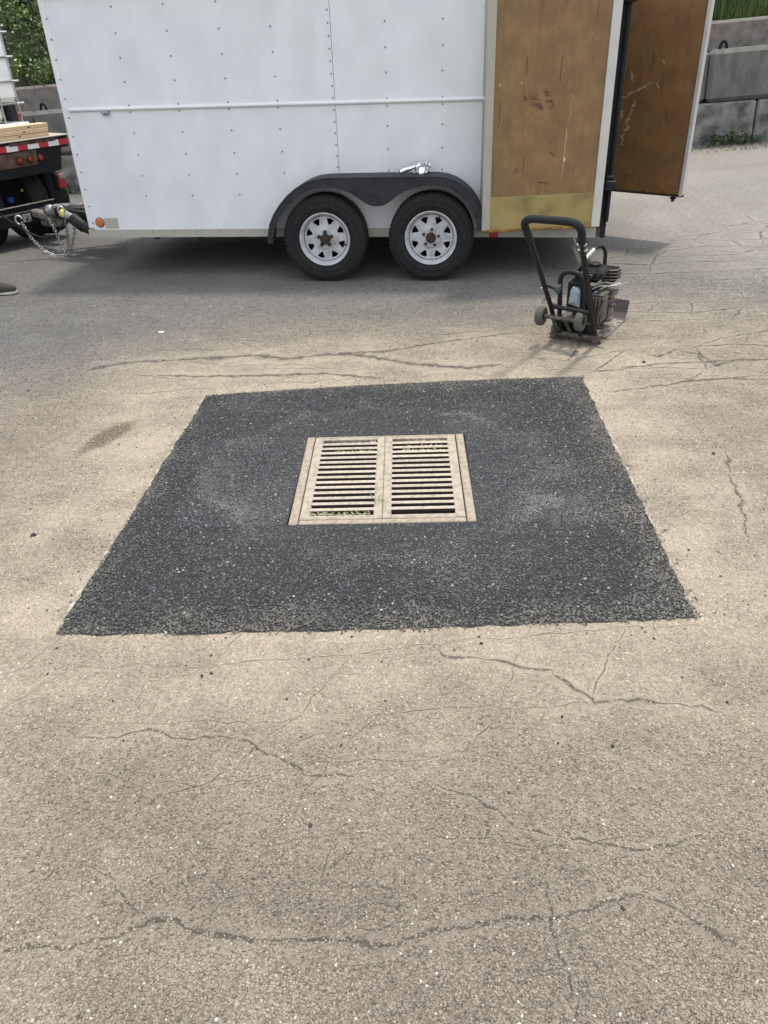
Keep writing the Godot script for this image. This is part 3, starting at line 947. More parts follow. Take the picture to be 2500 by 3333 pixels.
func build_bank_plants(xf: Transform3D) -> void:
	# brambles with white flowers on the left, clump over clump
	var lf := nb()
	face(lf, [Vector3(0, 0, 0), Vector3(0.42, 0.10, -0.5), Vector3(1, 0, 0)], Vector3.UP)
	face(lf, [Vector3(0, 0, 0), Vector3(0.42, 0.10, 0.5), Vector3(1, 0, 0)], Vector3.UP)
	var leaf := lf.commit()
	var clumps := []
	for k in 210:
		var u := rng.randf_range(-15.5, -8.0)
		var v := pow(rng.randf(), 1.2) * 5.0
		var p: Vector3 = bank(u, v)
		clumps.append([p + Vector3(0, rng.randf_range(0.05, 0.5), rng.randf_range(-0.1, 0.25)), rng.randf_range(0.16, 0.42), rng.randf_range(0.55, 1.45), rng.randf()])
	var n := 30000
	var buf := PackedFloat32Array()
	buf.resize(n * 16)
	for i in n:
		var c: Array = clumps[rng.randi() % clumps.size()]
		var d := Vector3(rng.randfn(), rng.randfn() * 0.8, rng.randfn()).normalized() * pow(rng.randf(), 0.4)
		var p: Vector3 = c[0] + d * c[1]
		var s := rng.randf_range(0.03, 0.085)
		var b := Basis(Vector3(rng.randf_range(-1, 1), rng.randf_range(-1, 1), rng.randf_range(-1, 1)).normalized(), rng.randf() * TAU) if rng.randf() < 0.55 else Basis(Vector3.UP, rng.randf() * TAU) * Basis(Vector3.RIGHT, rng.randf_range(-0.6, 0.6))
		var hue := Color(0.045, 0.085, 0.022).lerp(Color(0.10, 0.15, 0.035), c[3])
		var g: float = c[2] * rng.randf_range(0.6, 1.5)
		row(buf, i * 16, b * Basis.from_scale(Vector3.ONE * s), p, hue * g)
	var holder := Node3D.new()
	holder.name = "bramble_thicket"
	add_child(holder, true)
	holder.transform = xf
	tag(holder, "tangled green bramble thicket with small white flowers above the wall at left", "bramble", "", "stuff")
	stuff("bramble_leaves", leaf, M.leaf, buf, holder)
	var fl := nb()
	for k in 5:
		var a := TAU * k / 5.0
		var e := Vector3(cos(a), 0.15, sin(a))
		var s := Vector3(-sin(a), 0, cos(a)) * 0.4
		face(fl, [Vector3(), e * 0.6 + s, e, e * 0.6 - s], Vector3.UP)
	var nf := 420
	var bf := PackedFloat32Array()
	bf.resize(nf * 16)
	for i in nf:
		var c: Array = clumps[rng.randi() % clumps.size()]
		var d := Vector3(rng.randfn(), absf(rng.randfn()), absf(rng.randfn())).normalized()
		var b := Basis(Vector3.RIGHT, rng.randf_range(0.2, 1.4)) * Basis(Vector3.UP, rng.randf() * TAU)
		row(bf, i * 16, b * Basis.from_scale(Vector3.ONE * rng.randf_range(0.014, 0.036)), c[0] + d * c[1] * 1.03, Color(0.50, 0.54, 0.38) * rng.randf_range(0.7, 1.2))
	stuff("bramble_flowers", fl.commit(), M.leaf, bf, holder)
	# dry stalks hanging over the wall below the brambles
	var nd := 900
	var bd := PackedFloat32Array()
	bd.resize(nd * 16)
	var bl := nb()
	face(bl, [Vector3(-0.5, 0, 0), Vector3(0.5, 0, 0), Vector3(0.42, 0.5, 0.05), Vector3(-0.42, 0.5, 0.05)], Vector3.BACK)
	face(bl, [Vector3(-0.42, 0.5, 0.05), Vector3(0.42, 0.5, 0.05), Vector3(0, 1, 0.2)], Vector3.BACK)
	var blade := bl.commit()
	for i in nd:
		var u := rng.randf_range(-14.0, -9.0)
		var p := bank(u, rng.randf_range(0.0, 0.35))
		var b := Basis(Vector3.UP, rng.randf_range(-0.8, 0.8)) * Basis(Vector3.RIGHT, rng.randf_range(-0.3, 0.7))
		row(bd, i * 16, b * Basis.from_scale(Vector3(rng.randf_range(0.008, 0.016), rng.randf_range(0.15, 0.4), 0.2)), p, Color(0.17, 0.13, 0.07).lerp(Color(0.07, 0.11, 0.03), rng.randf()) * rng.randf_range(0.6, 1.4))
	stuff("dry_stalks", blade, M.leaf, bd, holder)
	# long grass on the rest of the bank
	var ng := 34000
	var bg := PackedFloat32Array()
	bg.resize(ng * 16)
	for i in ng:
		var u := rng.randf_range(-2.0, 6.0) if i % 3 else rng.randf_range(-16.0, 8.0)
		var v := pow(rng.randf(), 1.3) * 5.0
		var b := Basis(Vector3.UP, rng.randf_range(-1.3, 1.3)) * Basis(Vector3.RIGHT, rng.randf_range(-0.35, 0.6))
		var patch_ := low.get_noise_2d(u * 2.0, v * 2.0)
		row(bg, i * 16, b * Basis.from_scale(Vector3(rng.randf_range(0.010, 0.02), rng.randf_range(0.18, 0.5), 0.3)), bank(u, v) - Vector3(0, 0.05, 0), Color(0.048, 0.092, 0.024).lerp(Color(0.10, 0.13, 0.04), clampf(0.5 + patch_, 0, 1)) * rng.randf_range(0.6, 1.35))
	var gh := Node3D.new()
	gh.name = "bank_grass"
	add_child(gh, true)
	gh.transform = xf
	tag(gh, "long bright green grass covering the bank above the wall", "grass", "", "stuff")
	stuff("grass_blades", blade, M.leaf, bg, gh)

# ---------------------------------------------------------------- the trailer
func plywood(w: int, h: int, base: Color, sd: int, marks: Array) -> ImageTexture:
	var n := FastNoiseLite.new()
	n.seed = sd
	n.frequency = 1.0
	n.fractal_octaves = 4
	var n2 := FastNoiseLite.new()
	n2.seed = sd + 1
	n2.frequency = 1.0
	n2.fractal_octaves = 3
	var im := Image.create(w, h, false, Image.FORMAT_RGB8)
	for y in h:
		var fy := float(y) / h
		for x in w:
			var fx := float(x) / w
			var g := n.get_noise_2d(fx * 26.0, fy * 2.4)
			var b := n2.get_noise_2d(fx * 3.0, fy * 5.0)
			var sp := n2.get_noise_2d(fx * 34.0 + 50.0, fy * 56.0)
			var k := 1.0 + 0.15 * g + 0.26 * b + 0.12 * n2.get_noise_2d(fx * 9.0 + 20.0, fy * 11.0)
			var c := base * k
			if sp > 0.44:
				c = c.lerp(base * 0.35, clampf((sp - 0.44) * 4.0, 0, 0.8))
			im.set_pixel(x, y, c.linear_to_srgb())
	for m in marks:   # [x0, y0, x1, y1, half width in pixels, colour, strength]
		var a := Vector2(m[0] * w, m[1] * h)
		var e := Vector2(m[2] * w, m[3] * h)
		var len := maxi(2, int(a.distance_to(e)))
		for i in len:
			var t := float(i) / len
			var p: Vector2 = a.lerp(e, t) + Vector2(n.get_noise_2d(t * 4.0, m[0] * 90.0), n.get_noise_2d(t * 4.0, m[1] * 70.0 + 9.0)) * m[4] * 1.6
			var hw: float = m[4] * (1.0 - 0.6 * absf(t - 0.4))
			for dx in range(-int(hw) - 1, int(hw) + 2):
				for dy in range(-1, 2):
					var q := Vector2i(int(p.x) + dx, int(p.y) + dy)
					if q.x < 0 or q.y < 0 or q.x >= w or q.y >= h or absf(dx) > hw:
						continue
					var s: float = 0.75 * m[6] * (0.45 + 0.55 * absf(n2.get_noise_2d(q.x * 0.21, q.y * 0.21)) * 2.0) * (1.0 - absf(dx) / (hw + 1.0))
					im.set_pixelv(q, im.get_pixelv(q).lerp((m[5] as Color).linear_to_srgb(), clampf(s, 0.0, 1.0)))
	return ImageTexture.create_from_image(im)

# a flat sheet standing in the xy plane with its picture right way up
func sheet(w: float, h: float, d: float) -> SurfaceTool:
	var st := nb()
	for e in [[Vector2(0, 1), Vector3(0, 0, 0)], [Vector2(1, 0), Vector3(w, h, 0)], [Vector2(1, 1), Vector3(w, 0, 0)], [Vector2(0, 1), Vector3(0, 0, 0)], [Vector2(0, 0), Vector3(0, h, 0)], [Vector2(1, 0), Vector3(w, h, 0)]]:
		st.set_normal(Vector3.BACK)
		st.set_uv(e[0])
		st.add_vertex(e[1])
	for q in [[Vector3(0, 0, 0), Vector3(w, 0, 0), Vector3(w, 0, -d), Vector3(0, 0, -d), Vector3.DOWN], [Vector3(0, h, 0), Vector3(w, h, 0), Vector3(w, h, -d), Vector3(0, h, -d), Vector3.UP], [Vector3(0, 0, 0), Vector3(0, h, 0), Vector3(0, h, -d), Vector3(0, 0, -d), Vector3.LEFT], [Vector3(w, 0, 0), Vector3(w, h, 0), Vector3(w, h, -d), Vector3(w, 0, -d), Vector3.RIGHT]]:
		face(st, q.slice(0, 4), q[4])
	face(st, [Vector3(0, 0, -d), Vector3(w, 0, -d), Vector3(w, h, -d), Vector3(0, h, -d)], Vector3.FORWARD)
	return st

const BODY_N := -0.23
const ROOF := 2.16

func trailer_wheel(root: Node3D, at: Vector3, spin: float, nut_tilt: float, rusty: bool) -> void:
	var w := Node3D.new()
	w.name = numbered("wheel", root)
	root.add_child(w, true)
	w.position = at
	w.rotation.z = spin
	var ax := Transform3D(Basis(Vector3.RIGHT, PI / 2), Vector3())   # lathe axis y -> +z (outwards)
	var st := nb()
	lathe(st, [Vector2(0.213, -0.20), Vector2(0.285, -0.205), Vector2(0.325, -0.195), Vector2(0.343, -0.165), Vector2(0.345, -0.10), Vector2(0.343, -0.04), Vector2(0.334, -0.016), Vector2(0.318, -0.004), Vector2(0.300, 0.0005), Vector2(0.297, 0.0035), Vector2(0.291, 0.0035), Vector2(0.288, 0.0), Vector2(0.262, 0.001), Vector2(0.258, 0.004), Vector2(0.252, 0.004), Vector2(0.248, 0.0), Vector2(0.228, -0.006), Vector2(0.214, -0.014), Vector2(0.206, -0.03)], 56, ax)
	# tread blocks round the shoulder
	for k in 60:
		var a := TAU * k / 60.0
		for z in [-0.025, -0.16]:
			var b := Basis(Vector3(0, 0, 1), a)
			box(st, Vector3(0.3385, 0, z), Vector3(0.014, 0.024, 0.03), 0.003, Transform3D(b, Vector3()))
	put(st, "tyre", M.rubber, w)
	st = nb()
	lathe(st, [Vector2(0.20, -0.16), Vector2(0.206, -0.02), Vector2(0.2115, -0.010), Vector2(0.2115, -0.004), Vector2(0.207, -0.0015), Vector2(0.199, -0.006), Vector2(0.190, -0.020), Vector2(0.184, -0.034), Vector2(0.181, -0.052)], 56, ax)
	# the pressed disc with its eight three-cornered holes
	var r1 := 0.112
	var r2 := 0.160
	var z0 := -0.060
	var z1 := -0.052
	for k in 8:
		var a := TAU * k / 8.0
		var b := TAU * (k + 1) / 8.0
		var hw := 0.205
		var pol := func(r: float, t: float) -> Vector2: return Vector2(cos(t), sin(t)) * r
		prism(st, PackedVector2Array([pol.call(r1, a + 0.05), pol.call(r2, a + hw), pol.call(r2 * 1.008, (a + b) / 2), pol.call(r2, b - hw), pol.call(r1, b - 0.05)]), z0, z1)
		prism(st, PackedVector2Array([pol.call(r2, a - hw), pol.call(r2 + 0.006, a), pol.call(r2, a + hw), pol.call(0.1765, a + hw + 0.02), pol.call(0.178, a), pol.call(0.1765, a - hw - 0.02)]), z0, z1 + 0.0007)
		prism(st, PackedVector2Array([pol.call(r2, a + hw), pol.call(r2 * 1.008, (a + b) / 2), pol.call(r2, b - hw), pol.call(0.1765, b - hw - 0.02), pol.call(0.178, (a + b) / 2), pol.call(0.1765, a + hw + 0.02)]), z0, z1)
	lathe(st, [Vector2(0.1135, z0), Vector2(0.1135, z1), Vector2(0.095, z1 + 0.001), Vector2(0.086, z1 + 0.003), Vector2(0.077, z1 + 0.013), Vector2(0.060, z1 + 0.014), Vector2(0.0, z1 + 0.014)], 40, ax)
	put(st, "rim", M.rim, w)
	st = nb()
	var gr := []
	for k in 48:
		gr.append(Vector3(cos(TAU * k / 48.0) * 0.1795, sin(TAU * k / 48.0) * 0.1795, z1 - 0.0005))
	tube(st, gr, 0.0026, 6, true)
	put(st, "bead_groove", M.engine, w)  # dark ring drawn in for the shade and dirt of the gap
	st = nb()
	lathe(st, [Vector2(0.195, -0.14), Vector2(0.0, -0.14)], 30, ax)
	put(st, "brake_drum", M.dark, w)
	st = nb()
	var hubm: Material = M.rust
	lathe(st, [Vector2(0.040, z1 + 0.012), Vector2(0.040, z1 + 0.040), Vector2(0.036, z1 + 0.048), Vector2(0.020, z1 + 0.052), Vector2(0.0, z1 + 0.053)], 24, ax)
	put(st, "hub", hubm, w)
	for k in 5:
		var a := TAU * k / 5.0 + nut_tilt
		st = nb()
		var nx := Transform3D(Basis(Vector3.RIGHT, PI / 2), Vector3(cos(a) * (0.055 if rusty else 0.0645), sin(a) * (0.055 if rusty else 0.0645), 0))
		var rr := 0.0155 if rusty else 0.0115
		lathe(st, [Vector2(rr, z1 + 0.012), Vector2(rr, z1 + 0.031), Vector2(rr * 0.7, z1 + 0.038), Vector2(0.0, z1 + 0.040)], 6, nx)
		put(st, "wheel_nut", M.rust if rusty else M.engine, w)
	st = nb()
	tube(st, [Vector3(0.172, 0.0, -0.055), Vector3(0.166, 0.004, -0.03), Vector3(0.158, 0.006, -0.012)], 0.005, 8)
	put(st, "tyre_valve", M.black, w)

func screw(root: Node3D, s: float, y: float, n: float, r := 0.0070) -> void:
	var st := nb()
	lathe(st, [Vector2(r, 0), Vector2(r, 0.0022), Vector2(r * 0.62, 0.0052), Vector2(0, 0.0056)], 8, Transform3D(Basis(Vector3.RIGHT, PI / 2), Vector3(s, y, n)))
	put(st, "screw", M.screw, root)

func build_trailer() -> void:
	var root := thing("cargo_trailer", "white enclosed tandem axle cargo trailer with its plywood lined rear doors open", "trailer", Vector3(-0.3946, 0, -6.5816), -0.1345)
	var B := BODY_N
	var F := -2.136
	var R := 2.245
	var far := -2.30
	var seam := 0.118
	# side sheets, with a fine gap at the seam and the belt rail
	for q in [[F + 0.05, seam - 0.0015, 1.335, ROOF], [seam + 0.0015, R, 1.335, ROOF], [F + 0.05, seam - 0.0015, 0.39, 1.325], [seam + 0.0015, R, 0.37, 1.322]]:
		var st := nb()
		# very slightly oil-canned sheet
		var nx := 18
		var ny := 8
		for i in nx:
			for j in ny:
				var p := []
				for e in [[0, 0], [1, 0], [1, 1], [0, 1]]:
					var u: float = float(i + e[0]) / nx
					var v: float = float(j + e[1]) / ny
					var x: float = lerpf(q[0], q[1], u)
					var y: float = lerpf(q[2], q[3], v)
					var edge: float = minf(minf(u, 1 - u), minf(v, 1 - v)) * 8.0
					p.append(Vector3(x, y, B + minf(1.0, edge) * 0.0035 * low.get_noise_2d(x * 2.5, y * 3.0)))
				var nrm := func(a: Vector3) -> Vector3:
					var d := 0.03
					var f := 0.0035
					return Vector3(-(low.get_noise_2d((a.x + d) * 2.5, a.y * 3.0) - low.get_noise_2d((a.x - d) * 2.5, a.y * 3.0)) * f / (2 * d), -(low.get_noise_2d(a.x * 2.5, (a.y + d) * 3.0) - low.get_noise_2d(a.x * 2.5, (a.y - d) * 3.0)) * f / (2 * d), 1).normalized()
				var ns := [nrm.call(p[0]), nrm.call(p[1]), nrm.call(p[2]), nrm.call(p[3])]
				tri(st, p[0], p[1], p[2], ns[0], ns[1], ns[2])
				tri(st, p[0], p[2], p[3], ns[0], ns[2], ns[3])
		put(st, "side_panel", M.white, root)
	var st := nb()
	box(st, Vector3((F + R) / 2 + 0.02, (0.35 + ROOF) / 2, B - 0.025), Vector3(R - F - 0.1, ROOF - 0.38, 0.03))
	put(st, "side_lining", M.dark, root)
	st = nb()
	box(st, Vector3((F + R) / 2, (0.36 + ROOF) / 2, far + 0.015), Vector3(R - F, ROOF - 0.36, 0.03))
	put(st, "far_side", M.white, root)
	st = nb()
	box(st, Vector3(F + 0.02, (0.36 + ROOF) / 2, (B + far) / 2), Vector3(0.04, ROOF - 0.36, B - far - 0.1))
	put(st, "front_wall", M.white, root)
	st = nb()
	box(st, Vector3((F + R) / 2, ROOF + 0.02, (B + far) / 2), Vector3(R - F + 0.03, 0.05, B - far + 0.03), 0.02)
	put(st, "roof", M.white, root)
	st = nb()
	box(st, Vector3((F + R) / 2, ROOF - 0.03, B + 0.012), Vector3(R - F, 0.06, 0.024), 0.006)
	put(st, "roof_rail", M.alu, root)
	st = nb()
	box(st, Vector3((F + R) / 2, 0.385, (B + far) / 2), Vector3(R - F - 0.08, 0.03, B - far - 0.08))
	put(st, "floor", M.dark, root)
	# front corner post: a wide white strip folded round the edge
	st = nb()
	box(st, Vector3(F + 0.031, (0.41 + ROOF) / 2, B - 0.02), Vector3(0.064, ROOF - 0.41, 0.048), 0.010)
	put(st, "corner_trim", M.trimwhite, root)
	for k in 13:
		screw(root, F + 0.048, 0.46 + k * 0.1365, B + 0.004, 0.0075)
	# belt rail, half round
	st = nb()
	tube(st, [Vector3(F + 0.062, 1.335, B + 0.002), Vector3(R - 0.05, 1.318, B + 0.002)], 0.0155, 14)
	put(st, "belt_rail", M.trimwhite, root)
	# bottom rail, lower towards the back
	st = nb()
	prism(st, PackedVector2Array([Vector2(F - 0.004, 0.338), Vector2(-0.46, 0.329), Vector2(R, 0.289), Vector2(R, 0.365), Vector2(-0.46, 0.393), Vector2(F - 0.004, 0.402)]), B - 0.05, B + 0.010)
	put(st, "bottom_rail", M.beige, root)
	for k in 11:
		screw(root, F + 0.38 + k * 0.2, 0.390 - k * 0.003, B + 0.011, 0.0065)
		screw(root, F + 0.28 + k * 0.2, 0.347 - k * 0.003, B + 0.011, 0.0065)
	for k in 5:
		screw(root, 1.45 + k * 0.17, 0.325 - 0.002 * k, B + 0.011, 0.0065)
	# screws: one column per stud, double along the belt rail
	for s in [-1.56, -1.15, -0.74, -0.34, 0.525, 0.955]:
		for y in [2.02, 1.85, 1.685, 1.52, 1.355, 1.306, 1.155, 0.99, 0.83, 0.67]:
			if y < 0.8 and s > -0.7 or y < 0.7 and s > -0.5:
				continue
			screw(root, s, y - (0.012 if s > 0 and y > 1.2 and y < 1.4 else 0.0), B)
	for k in 16:
		screw(root, 0.098 + 0.0006 * k, 2.02 - k * 0.0825, B)
	# rear corner post behind the folded door
	st = nb()
	box(st, Vector3(1.285, 0.0 + (0.40 + ROOF) / 2, B + 0.006), Vector3(0.045, ROOF - 0.42, 0.012), 0.003)
	put(st, "rear_trim", M.post, root)
	st = nb()
	box(st, Vector3(R + 0.0, (0.285 + 2.14) / 2, B - 0.035), Vector3(0.085, 2.14 - 0.285, 0.09), 0.008)
	put(st, "rear_post", M.black, root)
	st = nb()
	box(st, Vector3(R, (0.30 + 2.14) / 2, far + 0.05), Vector3(0.08, 2.14 - 0.30, 0.09), 0.008)
	put(st, "rear_post", M.black, root)
	st = nb()
	box(st, Vector3(R + 0.02, 0.34, (B + far) / 2), Vector3(0.07, 0.08, B - far - 0.18), 0.006)
	put(st, "rear_sill", M.black, root)
	for y in [0.70, 1.935]:
		st = nb()
		box(st, Vector3(R + 0.028, y, B + 0.055), Vector3(0.085, 0.075, 0.13), 0.010)
		box(st, Vector3(R + 0.022, y + 0.055, B + 0.05), Vector3(0.06, 0.03, 0.09), 0.006)
		put(st, "hinge", M.black, root)
	# cam bar of the door, down the edge
	st = nb()
	tube(st, [Vector3(R + 0.035, 0.42, B + 0.035), Vector3(R + 0.035, 2.12, B + 0.035)], 0.017, 12)
	put(st, "lock_bar", M.black, root)
	# lamps and plates
	st = nb()
	lathe(st, [Vector2(0.037, 0), Vector2(0.037, 0.006), Vector2(0.030, 0.013), Vector2(0.0, 0.016)], 28, Transform3D(Basis(Vector3.RIGHT, PI / 2), Vector3(-2.022, 0.462, B + 0.002)))
	var am := put(st, "side_marker", M.amber, root)
	st = nb()
	lathe(st, [Vector2(0.041, 0), Vector2(0.041, 0.004), Vector2(0.036, 0.006)], 28, Transform3D(Basis(Vector3.RIGHT, PI / 2), Vector3(-2.022, 0.462, B + 0.001)))
	put(st, "marker_ring", M.rust, am)
	st = nb()
	box(st, Vector3(-1.918, 0.455, B + 0.0015), Vector3(0.118, 0.085, 0.004), 0.001)
	put(st, "patch_plate", M.beige, root)
	st = nb()
	box(st, Vector3(-1.765, 1.308, B + 0.014), Vector3(0.062, 0.026, 0.03), 0.006)
	box(st, Vector3(-1.775, 1.302, B + 0.03), Vector3(0.022, 0.022, 0.022), 0.006)
	put(st, "rail_clip", M.steel, root)
	st = nb()
	box(st, Vector3(1.385, 0.325, B + 0.018), Vector3(0.07, 0.045, 0.03), 0.008)
	put(st, "side_marker", M.red, root)
	# wheels and axles
	trailer_wheel(root, Vector3(0.0, 0.345, 0.0), -0.32, 1.9, true)
	trailer_wheel(root, Vector3(0.8751, 0.345, 0.0), 1.15, 0.3, false)
	for s in [0.0, 0.8751]:
		st = nb()
		tube(st, [Vector3(s, 0.345, -0.10), Vector3(s, 0.345, far + 0.1)], 0.035, 12)
		put(st, "axle", M.dark, root)
		st = nb()
		lathe(st, [Vector2(0.0, 0.0), Vector2(0.335, 0.0), Vector2(0.345, 0.06), Vector2(0.345, 0.15), Vector2(0.335, 0.2), Vector2(0.0, 0.2)], 36, Transform3D(Basis(Vector3.RIGHT, PI / 2), Vector3(s, 0.345, far - 0.0)))
		put(st, "far_tyre", M.rubber, root)
	st = nb()
	for n in [-0.42, -2.0]:
		box(st, Vector3(0.1, 0.40, n), Vector3(4.2, 0.10, 0.05), 0.005)
	put(st, "chassis_rail", M.dark, root)
	st = nb()
	for k in 10:
		box(st, Vector3(-1.7 + k * 0.42, 0.31, (B + far) / 2 - 0.15), Vector3(0.05, 0.16, B - far - 0.5), 0.004)
	put(st, "added_cross_beam", M.dark, root)  # unseen beams added to keep skylight off the ground below
	st = nb()
	box(st, Vector3(0.44, 0.45, far - 0.06), Vector3(1.75, 0.42, 0.02), 0.005)
	box(st, Vector3(0.45, 0.30, far + 0.16), Vector3(3.0, 0.16, 0.03), 0.005)
	put(st, "added_far_skirt", M.dark, root)  # unseen far panels added to darken the space under the trailer
	build_fender(root)
	build_doors(root)
	build_tongue(root)
	# crumpled foil left lying on the mudguard
	var foil := thing("foil_scrap", "crumpled silver foil scrap lying on the dark mudguard over the rear wheel", "foil", root.transform * Vector3(0.745, 0.817, -0.09), -0.1345)
	st = nb()
	var r2 := RandomNumberGenerator.new()
	r2.seed = 5
	var gx := 9
	var gy := 5
	var P := []
	for j in gy + 1:
		for i in gx + 1:
			var u := float(i) / gx
			var v := float(j) / gy
			P.append(Vector3(lerpf(-0.02, 0.125, u) + r2.randf_range(-0.006, 0.006), 0.004 + v * (0.088 - 0.03 * smoothstep(0.75, 1.0, u)) + r2.randf_range(-0.005, 0.005), -0.05 + r2.randf_range(-0.018, 0.018) + 0.03 * (1 - v)))
	for j in gy:
		for i in gx:
			var a := j * (gx + 1) + i
			face(st, [P[a], P[a + 1], P[a + gx + 2]], Vector3.BACK)
			face(st, [P[a], P[a + gx + 2], P[a + gx + 1]], Vector3.BACK)
	put(st, "crumpled_sheet", M.foil, foil)
	st = nb()
	var roll := []
	for k in 7:
		roll.append(Vector3(-0.115 + k * 0.019, 0.024 + 0.005 * k + r2.randf_range(-0.003, 0.003), 0.03 - 0.008 * k))
	tube(st, roll, [0.022, 0.021, 0.024, 0.019, 0.022, 0.017, 0.018], 7)
	put(st, "rolled_end", M.foil, foil)
	st = nb()
	face(st, [Vector3(0.035, 0.01, 0.03), Vector3(0.075, 0.012, 0.02), Vector3(0.083, 0.05, 0.0), Vector3(0.036, 0.052, 0.004)], Vector3.BACK)
	face(st, [Vector3(0.035, 0.01, 0.03), Vector3(0.05, 0.002, 0.045), Vector3(0.075, 0.012, 0.02)], Vector3.BACK)
	put(st, "torn_flap", M.foil, foil)

func build_fender(root: Node3D) -> void:
	var up := [Vector2(-0.470, 0.330), Vector2(-0.462, 0.40), Vector2(-0.440, 0.475), Vector2(-0.400, 0.55), Vector2(-0.345, 0.62), Vector2(-0.275, 0.69), Vector2(-0.200, 0.745), Vector2(-0.120, 0.785), Vector2(-0.04, 0.809), Vector2(0.05, 0.817), Vector2(0.45, 0.817), Vector2(0.92, 0.813), Vector2(1.00, 0.803), Vector2(1.075, 0.775), Vector2(1.14, 0.735), Vector2(1.20, 0.68), Vector2(1.245, 0.62), Vector2(1.275, 0.55), Vector2(1.292, 0.47), Vector2(1.297, 0.40)]
	var low_ := [Vector2(1.250, 0.40), Vector2(1.238, 0.47), Vector2(1.21, 0.545), Vector2(1.165, 0.615), Vector2(1.10, 0.68), Vector2(1.02, 0.725), Vector2(0.93, 0.748), Vector2(0.84, 0.748), Vector2(0.75, 0.735), Vector2(0.67, 0.71), Vector2(0.60, 0.672), Vector2(0.555, 0.637), Vector2(0.51, 0.612), Vector2(0.46, 0.602), Vector2(0.41, 0.606), Vector2(0.36, 0.625), Vector2(0.315, 0.655), Vector2(0.25, 0.70), Vector2(0.17, 0.733), Vector2(0.08, 0.75), Vector2(-0.02, 0.748), Vector2(-0.12, 0.722), Vector2(-0.21, 0.675), Vector2(-0.295, 0.60), Vector2(-0.36, 0.52), Vector2(-0.405, 0.44), Vector2(-0.425, 0.37), Vector2(-0.430, 0.325)]
	var poly := PackedVector2Array()
	for p in up: poly.append(p)
	for p in low_: poly.append(p)
	var st := nb()
	prism(st, poly, 0.022, 0.030)
	# the top sheet bends from the lip back to the body
	for i in up.size() - 1:
		var a: Vector2 = up[i]
		var b: Vector2 = up[i + 1]
		var da: Vector2 = (up[mini(i + 1, up.size() - 1)] - up[maxi(i - 1, 0)]).normalized()
		var db: Vector2 = (up[mini(i + 2, up.size() - 1)] - up[maxi(i, 0)]).normalized()
		var na := Vector3(-da.y, da.x, 0)
		var nb2 := Vector3(-db.y, db.x, 0)
		for s: float in [0.0, -0.006]:
			var sg := 1.0 if s == 0.0 else -1.0
			var a3 := Vector3(a.x, a.y, 0.028) + na * s
			var b3 := Vector3(b.x, b.y, 0.028) + nb2 * s
			var a4 := Vector3(a.x, a.y, BODY_N + 0.001) + na * s
			var b4 := Vector3(b.x, b.y, BODY_N + 0.001) + nb2 * s
			tri(st, a3, b3, b4, na * sg, nb2 * sg, nb2 * sg)
			tri(st, a3, b4, a4, na * sg, nb2 * sg, na * sg)
	# a rolled edge along the lip
	var lip := []
	for p in up: lip.append(Vector3(p.x, p.y - 0.002, 0.026))
	tube(st, lip, 0.0075, 8)
	put(st, "mudguard", M.fender, root)

